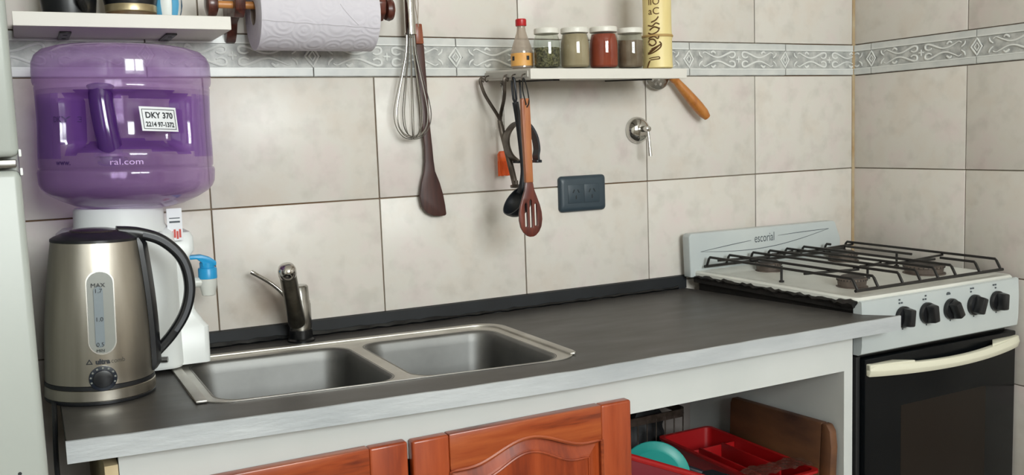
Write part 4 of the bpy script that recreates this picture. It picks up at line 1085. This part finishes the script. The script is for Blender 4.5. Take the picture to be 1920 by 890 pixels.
obj('glass', MB().lathe(gpf, 36, (bx, by, b0_), cap1=False), clear('bottle_glass', '#eee6de', body='#d9cdc0', bodyfac=0.45), bt)
obj('liquid', MB().lathe([(br_*0.8, 0.003), (br_*0.94, 0.005), (br_*0.94, 0.030), (0.001, 0.0305)], 32, (bx, by, b0_)), MT['liquid'], bt)
lb = obj('label', MB().lathe([(br_+0.0003, 0.006), (br_+0.0007, 0.006), (br_+0.0007, 0.0315), (br_+0.0003, 0.0315)], 36, (bx, by, b0_), cap0=False, cap1=False), MT['labelorange'], bt)
bk = MB()
for a in (-1.00, 0.42):
    R2 = []
    for i in range(5):
        q = a+0.28*i/4-PI/2-0.5
        R2.append([(bx+(br_+e)*math.cos(q), by+(br_+e)*math.sin(q), b0_+z) for e, z in ((0.0006, 0.017), (0.0010, 0.017), (0.0010, 0.0255), (0.0006, 0.0255))])
    bk.loft(R2)
obj('label_print', bk, MT['inkblack'], lb, smooth=False)
obj('cap', MB().lathe([(0.0108, 0.0865), (0.0112, 0.0875), (0.0112, 0.0985), (0.0100, 0.1005), (0.001, 0.1008)], 30, (bx, by, b0_)), MT['redcap'], bt, ang=30)
# bamboo container with burnt lettering
mx, my, mr = -0.7530, -0.155, 0.0318; mb_ = zt(my)+0.0006
ba = thing('bamboo_container', (mx, my, mb_), 'tall yellow bamboo container with brown burnt lettering at the right end of shelf', 'container')
def br(h): return mr*(0.97+0.045*math.exp(-((h-0.068)/0.006)**2)+0.03*math.cos((h-0.01)*30)*0.6+0.03*math.exp(-((h-0.0)/0.01)**2))
obj('body', MB().lathe([(br(0)*0.9, 0)]+[(br(0.002+0.188*i/60), 0.002+0.188*i/60) for i in range(61)]+[(mr*0.80, 0.189), (mr*0.78, 0.150)], 44, (mx, my, mb_), cap1=False), MT['bamboo'], ba)
obj('node_cord', MB().lathe([(br(0.068)+0.0001, 0.0655), (br(0.068)+0.0014, 0.067), (br(0.068)+0.0014, 0.0695), (br(0.068)+0.0001, 0.071)], 44, (mx, my, mb_), cap0=False, cap1=False), mat('node_tan', '#b4935a', 0.6), ba)
BA0 = -0.85
def onb(a, h, e): r = br(h)+e; q = BA0+a/mr; return (mx+r*math.sin(q), my-r*math.cos(q), mb_+h)
bl = MB()
def stroke(pts, r=0.0016):
    q = arc_pts([(a, 0, h) for a, h in pts], 4)
    bl.tube([onb(p.x, p.z, 0.0001) for p in q], r, 5)
stroke([(-0.016, 0.002), (-0.013, 0.010), (-0.010, 0.016)]); stroke([(-0.012, 0.021), (-0.002, 0.0225), (0.010, 0.0235)], 0.0012); stroke([(0.010, 0.0235), (0.011, 0.0195), (0.002, 0.0185), (-0.009, 0.0175)], 0.0012)
for k in range(3): stroke([(-0.014+0.004*k, 0.032+0.004*k), (-0.004+0.004*k, 0.036+0.004*k), (0.008+0.003*k, 0.045+0.002*k)])
stroke([(-0.014, 0.030), (-0.002, 0.033), (0.012, 0.042), (0.015, 0.050), (0.011, 0.055)]); stroke([(-0.012, 0.052), (-0.004, 0.047), (0.004, 0.052), (0.000, 0.060), (-0.010, 0.060), (-0.013, 0.054)])
stroke([(-0.012, 0.063), (0.000, 0.066), (0.008, 0.0615), (0.010, 0.068)]); stroke([(-0.013, 0.074), (-0.004, 0.071), (0.008, 0.076), (0.012, 0.084)]); stroke([(-0.010, 0.080), (0.000, 0.086), (0.010, 0.083)])
stroke([(-0.014, 0.090), (-0.004, 0.088), (0.004, 0.094), (0.012, 0.091)]); stroke([(-0.006, 0.096), (0.004, 0.100), (0.010, 0.107)])
for s_, hh in (('aC', 0.112), ('lIO', 0.132)):
    q = text_mb(s_, 0.021, lambda a, b, d, hh=hh: onb(a-0.013, hh+b, 0.0003+d), width=0.024); bl.add(q.v, q.f)
obj('burnt_lettering', bl, MT['burn'], ba)

# ------------------------------------------------------------------ utensils on the shelf end
ms = thing('potato_masher', (-1.09, -0.07, 1.15), 'aged metal fork shaped masher hanging by its two arms, leftmost on the shelf end', 'masher')
J = (-1.094, -0.066, 1.291); E_ = (-1.0745, -0.090, 1.153)
A_ = (-1.1125, -0.022, HK[-0.022]+0.004); B_ = (-1.0985, -0.106, HK[-0.106]+0.004)
for P_, mid in ((A_, (-1.109, -0.035, 1.342)), (B_, (-1.0975, -0.097, 1.335))):
    q = arc_pts([(P_[0]+0.008, P_[1], P_[2]-0.003), P_, (P_[0]-0.001, P_[1]+(-0.002 if P_ is A_ else 0.001), P_[2]-0.010), mid, (J[0], J[1]+(0.004 if P_ is A_ else -0.004), J[2]+0.006), (J[0]+0.002, J[1]-0.003, J[2]-0.015)], 5)
    obj('arm', MB().tube(q, 0.0043, 8, flat=0.6), MT['darkmetal'], ms)
q = arc_pts([J, (J[0]+0.002, J[1]-0.004, J[2]-0.02), (-1.083, -0.079, 1.215), E_], 5)
obj('handle', MB().tube(q, [0.0050+0.0016*min(1, i/5) for i in range(len(q))], 10, flat=0.75), MT['darkmetal'], ms)
obj('end_cap', MB().lathe([(0.0058, 0.012), (0.006, 0.004), (0.0115, 0.002), (0.0105, -0.003), (0.002, -0.004)], 18, E_), MT['darkmetal'], ms)
bz = thing('pastry_brush', (-1.068, -0.032, 1.17), 'orange silicone pastry brush hanging behind the masher', 'brush')
obj('head', MB().prism([(-1.0835, 1.2040), (-1.0835, 1.2190), (-1.0795, 1.2260), (-1.0555, 1.2260), (-1.0515, 1.2190), (-1.0515, 1.2040)], -0.037, -0.027), MT['orange'], bz, bevel=0.002)
br_m = MB()
for i in range(12):
    for j in range(3):
        x = -1.0820+0.029*i/11; y = -0.0355+0.0035*j; l = 0.031+0.0012*math.sin(i*2.3+j)
        br_m.tube([(x, y, 1.2050), (x+0.0008*math.sin(i), y, 1.2050-l)], 0.0012, 5)
obj('bristles', br_m, MT['orange'], bz, kind='stuff')
zb_ = zt(-0.032)-0.0235
obj('stem', MB().tube([(-1.0675, -0.032, 1.224), (-1.0675, -0.032, zb_-0.008)], 0.0022, 8).tube(hang_loop(-1.0675, -0.032, zb_-0.010, 0.010, 0.004, 0), 0.0012, 6, closed=True), MT['satin'], bz)
hk = obj('cup_hook', MB().tube(arc_pts([(-1.0675, -0.030, zb_+0.003), (-1.0675, -0.030, zb_-0.003), (-1.0675, -0.0345, zb_-0.006), (-1.0675, -0.037, zb_-0.001)], 4), 0.0012, 6), MT['darkmetal'])
tag(hk, 'tiny metal hook under the spice shelf holding the orange brush', 'hook')
# ladle
ld = thing('ladle', (-1.094, -0.142, 1.08), 'black nylon ladle hanging behind the slotted wooden spoon', 'ladle')
LX, LY = -1.0985, -0.142; lt_ = HK[-0.142]+0.0045
lp = []
loop = [(LX, LY-0.0065, lt_-0.012), (LX, LY-0.0045, lt_-0.003), (LX, LY, lt_), (LX, LY+0.0045, lt_-0.003), (LX, LY+0.0065, lt_-0.012), (LX+0.002, LY+0.006, lt_-0.042), (LX+0.003, LY, lt_-0.052), (LX+0.002, LY-0.006, lt_-0.042)]
obj('hanging_loop', MB().tube(loop, 0.0026, 8, closed=True), MT['nylon'], ld)
q = arc_pts([(LX+0.003, LY, lt_-0.048), (LX+0.008, LY, 1.29), (LX+0.0145, LY, 1.225), (LX+0.0165, LY, 1.185), (LX+0.010, LY, 1.150), (LX+0.004, LY, 1.140)], 6)
obj('handle', MB().tube(q, [0.0068]*len(q), 12, flat=0.75), MT['nylon'], ld)
lb_ = MB(); rr = 0.0345; prof = [(rr*math.cos(a), -rr*0.95*math.sin(a)) for a in [PI/2*i/12 for i in range(13)]][::-1]
prof = prof+[(rr-0.002, 0.0)]+[((rr-0.002)*math.cos(a), -(rr-0.002)*0.95*math.sin(a)) for a in [PI/2*i/12 for i in range(1, 13)]]
lb_.lathe(prof, 36, cap0=False, cap1=False)
lb_.xform(Matrix.Translation((LX-0.0055, LY, 1.1275)) @ Vector((-0.80, -0.05, 0.60)).to_track_quat('Z', 'Y').to_matrix().to_4x4())
obj('bowl', lb_, MT['nylon'], ld)
# tongs with curved arms
tg = thing('kitchen_tongs', (-1.06, -0.105, 1.20), 'black curved tongs hanging behind the slotted wooden spoon, arms forming a ring', 'tongs')
for pts_ in ([(-1.0575, -0.100, 1.287), (-1.078, -0.100, 1.281), (-1.0945, -0.100, 1.262), (-1.0975, -0.100, 1.240), (-1.089, -0.100, 1.218), (-1.072, -0.100, 1.204)],
             [(-1.0575, -0.100, 1.287), (-1.043, -0.100, 1.276), (-1.031, -0.100, 1.255), (-1.0265, -0.100, 1.230), (-1.029, -0.100, 1.214), (-1.0275, -0.100, 1.203)]):
    q = arc_pts(pts_, 6); R2 = []
    for i, p in enumerate(q):
        d = (q[min(i+1, len(q)-1)]-q[max(i-1, 0)]).normalized(); nn = Vector((d.z, 0, -d.x))
        hw = 0.012; t_ = 0.0022
        R2.append([tuple(p+nn*t_+Vector((0, -hw, 0))), tuple(p-nn*t_+Vector((0, -hw, 0))), tuple(p-nn*t_+Vector((0, hw, 0))), tuple(p+nn*t_+Vector((0, hw, 0)))])
    a_ = obj('arm', MB().loft(R2), MT['darkmetal'] if pts_[1][0] < -1.06 else MT['nylon'], tg, ang=40)
    e = q[-1]; obj('foot', MB().box(e.x-0.006, e.x+0.006, -0.112, -0.088, e.z-0.003, e.z+0.003), MT['nylon'], a_, bevel=0.001)
zz_ = zt(-0.1)-0.021
obj('hanger', MB().tube([(-1.0575, -0.100, 1.286), (-1.0600, -0.100, 1.330), (-1.0620, -0.100, zz_+0.001)], 0.0022, 8), MT['nylon'], tg)
# slotted spoon
sp_ = thing('slotted_spoon', (-1.0975, -0.190, 1.06), 'wooden slotted spoon with a cord loop hanging in front of the black ladle', 'spoon')
SPY = -0.187; sx = -1.0985
cen = lambda z: sx+(1.33-z)*0.018
hl = [(1.3295, 0.0075), (1.326, 0.0088), (1.28, 0.0092), (1.235, 0.0086), (1.19, 0.0080), (1.165, 0.0080)]
outl = [(cen(z)-w_, z) for z, w_ in hl]+[(cen(z)+w_, z) for z, w_ in hl[::-1]]
obj('handle', MB().plate(outl, [circ(cen(1.318), 1.318, 0.0022, 10)], SPY-0.0048, SPY+0.0048), MT['spoonwood'], sp_, bevel=0.0012)
bw = [(1.1655, 0.0080), (1.150, 0.0105), (1.135, 0.0160), (1.120, 0.0215), (1.105, 0.0250), (1.090, 0.0257), (1.076, 0.0230), (1.066, 0.0175), (1.059, 0.0100), (1.0565, 0.004)]
outl = [(cen(z)-w_, z) for z, w_ in bw]+[(cen(z)+w_, z) for z, w_ in bw[::-1]]
slots = [[(cen(1.1)+dx_-0.0027, z0), (cen(1.1)+dx_+0.0027, z0), (cen(1.1)+dx_+0.0027, z1), (cen(1.1)+dx_, z1+0.0035), (cen(1.1)+dx_-0.0027, z1)] for dx_, z0, z1 in ((-0.0105, 1.077, 1.122), (0.0005, 1.075, 1.128), (0.0115, 1.078, 1.120))]
obj('bowl', MB().plate(outl, slots, SPY-0.0032, SPY+0.0028), MT['spoondark'], sp_, bevel=0.0009, label='darker reddish bowl with three slots')
hz = HK[-0.184]+0.003
cpts = arc_pts([(cen(1.318), SPY-0.0055, 1.317), (cen(1.318)-0.006, SPY-0.004, 1.345), (-1.1005, SPY+0.0005, hz-0.004), (-1.0985, SPY+0.003, hz), (-1.0960, SPY+0.0015, hz-0.004), (cen(1.318)+0.008, SPY+0.002, 1.345), (cen(1.318)+0.006, SPY-0.006, 1.322), (cen(1.318)+0.001, SPY-0.0055, 1.312)], 5)
obj('cord_loop', MB().tube(cpts, 0.0013, 6), MT['cord'], sp_)

# ------------------------------------------------------------------ skimmer right of the spice shelf
kx, ky, kz = -0.652, -0.020, 1.388
sk2 = thing('skimmer', (kx, ky, kz), 'perforated metal skimmer with a turned wooden handle, tucked at the right end of spice shelf', 'skimmer')
dm_ = MB()
holes = []
for ring_r, n_ in ((0.0115, 6), (0.0235, 11)):
    for i in range(n_):
        a = 2*PI*i/n_+0.3; holes.append(circ(ring_r*math.cos(a), ring_r*math.sin(a), 0.0042, 10))
def domept(a, b, d): r2_ = (a*a+b*b)/(0.034**2); return (kx+a, ky-0.008+0.010*r2_+d, kz+b)
inner_rings = [circ(0, 0, 0.034, 40)]
dm_.plate(circ(0, 0, 0.034, 40), holes, 0, 0.0012, domept)
obj('perforated_disc', dm_, MT['satin'], sk2, ang=40)
obj('disc_rim', MB().tube([domept(0.034*math.cos(2*PI*i/40), 0.034*math.sin(2*PI*i/40), 0.0006) for i in range(40)], 0.0014, 6, closed=True), MT['satin'], sk2)
h0 = Vector((-0.618, -0.026, 1.383)); h1 = Vector((-0.521, -0.036, 1.283)); dv = (h1-h0); Lh = dv.length
obj('neck', MB().tube([(kx+0.020, ky+0.001, kz-0.012), (h0.x-0.010, h0.y+0.003, h0.z+0.006), tuple(h0+dv*0.06)], 0.0028, 8), MT['satin'], sk2)
hm = MB().lathe([(0.0070, 0), (0.0102, 0.003), (0.0108, 0.010), (0.0088, 0.016), (0.0092, 0.022), (0.0112, 0.045), (0.0128, 0.075), (0.0134, 0.100), (0.0124, 0.122), (0.0085, Lh-0.003), (0.001, Lh)], 28)
hm.xform(Matrix.Translation(h0) @ dv.to_track_quat('Z', 'Y').to_matrix().to_4x4())
obj('handle', hm, MT['handlewood'], sk2)
obj('hanging_nail', MB().tube([(kx-0.004, 0.001, kz+0.024), (kx-0.004, -0.022, kz+0.026)], 0.0016, 8), MT['darkmetal'], sk2)

# ------------------------------------------------------------------ stopcock and outlet on the wall
vx, vz = -0.7035, 1.2605
va = thing('stopcock', (vx, 0, vz), 'chrome dome stopcock with a thin lever, on the tiles above the outlet', 'valve')
obj('escutcheon', MB().lathe([(0.0305, 0.0), (0.0312, 0.002), (0.0300, 0.009), (0.0262, 0.016), (0.0195, 0.0215), (0.0100, 0.0245), (0.001, 0.0250)], 44, (vx, 0, vz), 'y'), MT['chrome'], va)
obj('hub', MB().lathe([(0.0070, 0.022), (0.0072, 0.040), (0.0060, 0.050), (0.001, 0.052)], 20, (vx, 0, vz+0.002), 'y'), MT['chrome'], va)
obj('lever', MB().tube([(vx, -0.044, vz+0.004), (vx+0.001, -0.047, vz-0.020), (vx+0.002, -0.050, vz-0.060)], [0.0030, 0.0034, 0.0046], 12), MT['chrome'], va)
ox, oz = -0.860, 1.1225
ol = thing('power_outlet', (ox, 0, oz), 'slate grey double power outlet on the tiled wall', 'outlet')
pm = MB(); R2 = []
for ins, y in ((0.0, -0.0005), (0.0, -0.006), (0.003, -0.0105), (0.010, -0.0125)):
    R2.append([(x, y, z) for x, z in rrect(ox-0.0612+ins, ox+0.0612-ins, oz-0.0405+ins, oz+0.0405-ins, 0.009, 6)])
pm.loft(R2); obj('plate', pm, MT['slate'], ol, ang=40)
for s_ in (-1, 1):
    cx = ox+s_*0.0212
    md = obj('socket', MB().box(cx-0.0203, cx+0.0203, -0.0138, -0.011, oz-0.021, oz+0.021), MT['slate'], ol, bevel=0.0008)
    for dx_, dz_, an in ((-0.0062, 0.006, 0.5), (0.0062, 0.006, -0.5), (0, -0.0075, 0)):
        m = MB().box(-0.0011, 0.0011, -0.0142, -0.0132, -0.0042, 0.0042)
        m.xform(Matrix.Translation((cx+dx_, 0, oz+dz_)) @ Matrix.Rotation(an, 4, 'Y'))
        obj('slot', m, MT['slatedark'], md, smooth=False)

# ------------------------------------------------------------------ things in the open bay
ZS = 0.5152
bo = thing('cutting_board', (-0.595, -0.355, ZS), 'worn brown wooden cutting board leaning on the right side of the open bay', 'board')
def bd_fn(a, b, d): return (d+(b-ZS)*0.055, a, b)
obj('board', MB().prism([(-0.476, ZS), (-0.205, ZS), (-0.203, 0.640), (-0.208, 0.653), (-0.476, 0.664)], -0.6115, -0.594, bd_fn), MT['boardwood'], bo, bevel=0.003)
obj('end_strip', MB().prism([(-0.505, ZS), (-0.4768, ZS), (-0.4768, 0.6642), (-0.490, 0.664), (-0.500, 0.652), (-0.5055, 0.620)], -0.6120, -0.5935, bd_fn), MT['boardwood'], bo, bevel=0.003)
tr = thing('cutlery_tray', (-0.695, -0.32, ZS), 'red plastic cutlery tray with compartments in the open bay', 'tray')
t0, t1, y0, y1, zt_ = -0.765, -0.625, -0.490, -0.152, 0.576
obj('bottom', MB().box(t0+0.004, t1-0.004, y0+0.004, y1-0.004, ZS, ZS+0.003), MT['redplastic'], tr, smooth=False)
rim = MB().loft([[(x, y, z) for x, y in rrect(t0+i, t1-i, y0+i, y1-i, 0.014, 5)] for i, z in ((0.010, ZS+0.001), (0.003, zt_-0.006), (-0.004, zt_-0.005), (-0.004, zt_), (0.005, zt_), (0.012, ZS+0.003))], cap0=False, cap1=False)
obj('wall', rim, MT['redplastic'], tr, ang=40)
for x, ya, yb in ((-0.730, -0.44, -0.25), (-0.668, -0.43, -0.25)):
    obj('divider', MB().box(x-0.0025, x+0.0025, ya, yb, ZS+0.003, zt_-0.004), MT['redplastic'], tr, bevel=0.001)
obj('divider', MB().box(t0+0.008, t1-0.008, -0.250, -0.245, ZS+0.003, zt_-0.008), MT['redplastic'], tr, bevel=0.001)
sp2 = thing('dark_spatula', (-0.708, -0.36, ZS+0.03), 'dark wooden turner lying inside the red cutlery tray', 'spatula')
obj('blade', MB().prism([(-0.7215, -0.405), (-0.6955, -0.405), (-0.694, -0.33), (-0.703, -0.31), (-0.715, -0.31), (-0.723, -0.33)], ZS+0.030, ZS+0.036, lambda a, b, d: (a, b, d+(b+0.4)*0.05)), MT['wenge'], sp2, bevel=0.001)
obj('handle', MB().tube([(-0.709, -0.312, ZS+0.037), (-0.709, -0.258, ZS+0.040)], 0.006, 10), MT['wenge'], sp2)
tq = thing('turquoise_plate', (-0.935, -0.36, ZS), 'turquoise plastic plate standing upright in the open bay', 'plate')
pm = MB().lathe([(0.001, 0.004), (0.050, 0.003), (0.054, 0.0), (0.0675, -0.003), (0.0685, -0.0015), (0.0675, 0.0), (0.055, 0.003), (0.051, 0.0065), (0.001, 0.0075)], 48)
pm.xform(Matrix.Translation((-0.928, -0.36, ZS+0.0690)) @ Vector((-0.62, -0.78, 0.04)).to_track_quat('Z', 'Y').to_matrix().to_4x4())
obj('disc', pm, MT['turq'], tq)
rb = thing('red_rack', (-0.98, -0.445, ZS), 'red plastic dish rack front in the lower left of the open bay', 'rack')
ra = [(-1.080, ZS), (-0.885, ZS), (-0.885, 0.600), (-0.893, 0.606), (-1.080, 0.688)]
obj('front', MB().prism(ra, -0.470, -0.462), MT['maroon'], rb, bevel=0.001)
obj('rim', MB().tube([(-1.080, -0.466, 0.688), (-0.893, -0.466, 0.606), (-0.884, -0.466, 0.598)], 0.0065, 10), MT['redplastic'], rb)
obj('side', MB().box(-0.892, -0.886, -0.462, -0.415, ZS, 0.595), MT['redplastic'], rb, bevel=0.001)
obj('base', MB().box(-1.080, -0.886, -0.462, -0.415, ZS, ZS+0.005), MT['redplastic'], rb, smooth=False)
bs_ = thing('black_turner', (-0.835, -0.43, ZS), 'black slotted turner lying between the turquoise plate and the red tray', 'turner')
bt_ = MB().prism([(-0.025, 0), (0.025, 0), (0.028, 0.085), (0.006, 0.10), (-0.006, 0.10), (-0.028, 0.085)], -0.002, 0.002, lambda a, b, d: (a, b, d))
bt_.tube([(0, 0.098, 0), (0, 0.20, 0.006)], 0.0065, 8)
bt_.xform(Matrix.Translation((-0.792, -0.486, ZS+0.057)) @ Matrix.Rotation(math.radians(38), 4, 'Z') @ Matrix.Rotation(math.radians(10), 4, 'X'))
obj('blade', bt_, MT['nylon'], bs_, bevel=0.0008)
wb = thing('wire_basket', (-0.79, -0.12, ZS), 'dark wire basket at the back of the open bay behind the turquoise plate', 'basket')
wm_ = MB()
bx0, bx1, by0, by1, bzt = -0.900, -0.676, -0.140, -0.035, 0.624
obj('rim_band', MB().loft([[(x, y, z) for x, y in rrect(bx0+i, bx1-i, by0+i, by1-i, 0.02, 5)] for i, z in ((0.0, bzt-0.018), (0.0, bzt), (0.004, bzt), (0.004, bzt-0.018))], closed=True), MT['darkmetal'], wb)
for k in range(9):
    x = bx0+0.012+(bx1-bx0-0.024)*k/8
    obj('bar', MB().tube([(x, by0+0.001, bzt-0.010), (x, by0+0.004, ZS+0.002), (x, by1-0.004, ZS+0.002), (x, by1-0.001, bzt-0.010)], 0.0016, 6), MT['darkmetal'], wb)
bp_ = thing('black_bag', (-0.80, -0.09, ZS), 'crumpled black cloth bundle inside the wire basket', 'cloth')
bg_ = MB(); rings = []
for i in range(14):
    t = i/13; ring = []
    for k in range(24):
        a = 2*PI*k/24; r = (0.3+0.7*math.sin(PI*min(0.98, 0.08+0.86*t)))*(1+0.12*math.sin(3*a+2*t*5)+0.07*math.sin(7*a-9*t))
        ring.append((-0.785+0.062*r*math.cos(a)+0.03*t, -0.087+0.034*r*math.sin(a), ZS+0.004+0.108*t+0.010*math.sin(2*a)*t))
    rings.append(ring)
bg_.loft(rings); obj('bundle', bg_, MT['blackmat'], bp_)
fl_ = thing('plastic_bag', (-0.70, -0.47, zt_), 'crumpled clear plastic bag lying on the front of the red tray', 'bag')
v = []; f = []; nx_, ny_ = 26, 12
for j in range(ny_):
    for i in range(nx_):
        a = i/(nx_-1); b = j/(ny_-1); x = -0.775+0.155*a; y = -0.487+0.060*b
        z = zt_+0.003+0.010*math.sin(PI*a)*(1-b*0.7)+0.0035*abs(math.sin(7*a*PI+3*b))+0.003*math.sin(11*a+9*b)**2
        v.append((x, y+0.004*math.sin(9*a), z))
for j in range(ny_-1):
    for i in range(nx_-1): f.append((j*nx_+i, j*nx_+i+1, (j+1)*nx_+i+1, (j+1)*nx_+i))
obj('film', MB().add(v, f), MT['film'], fl_)
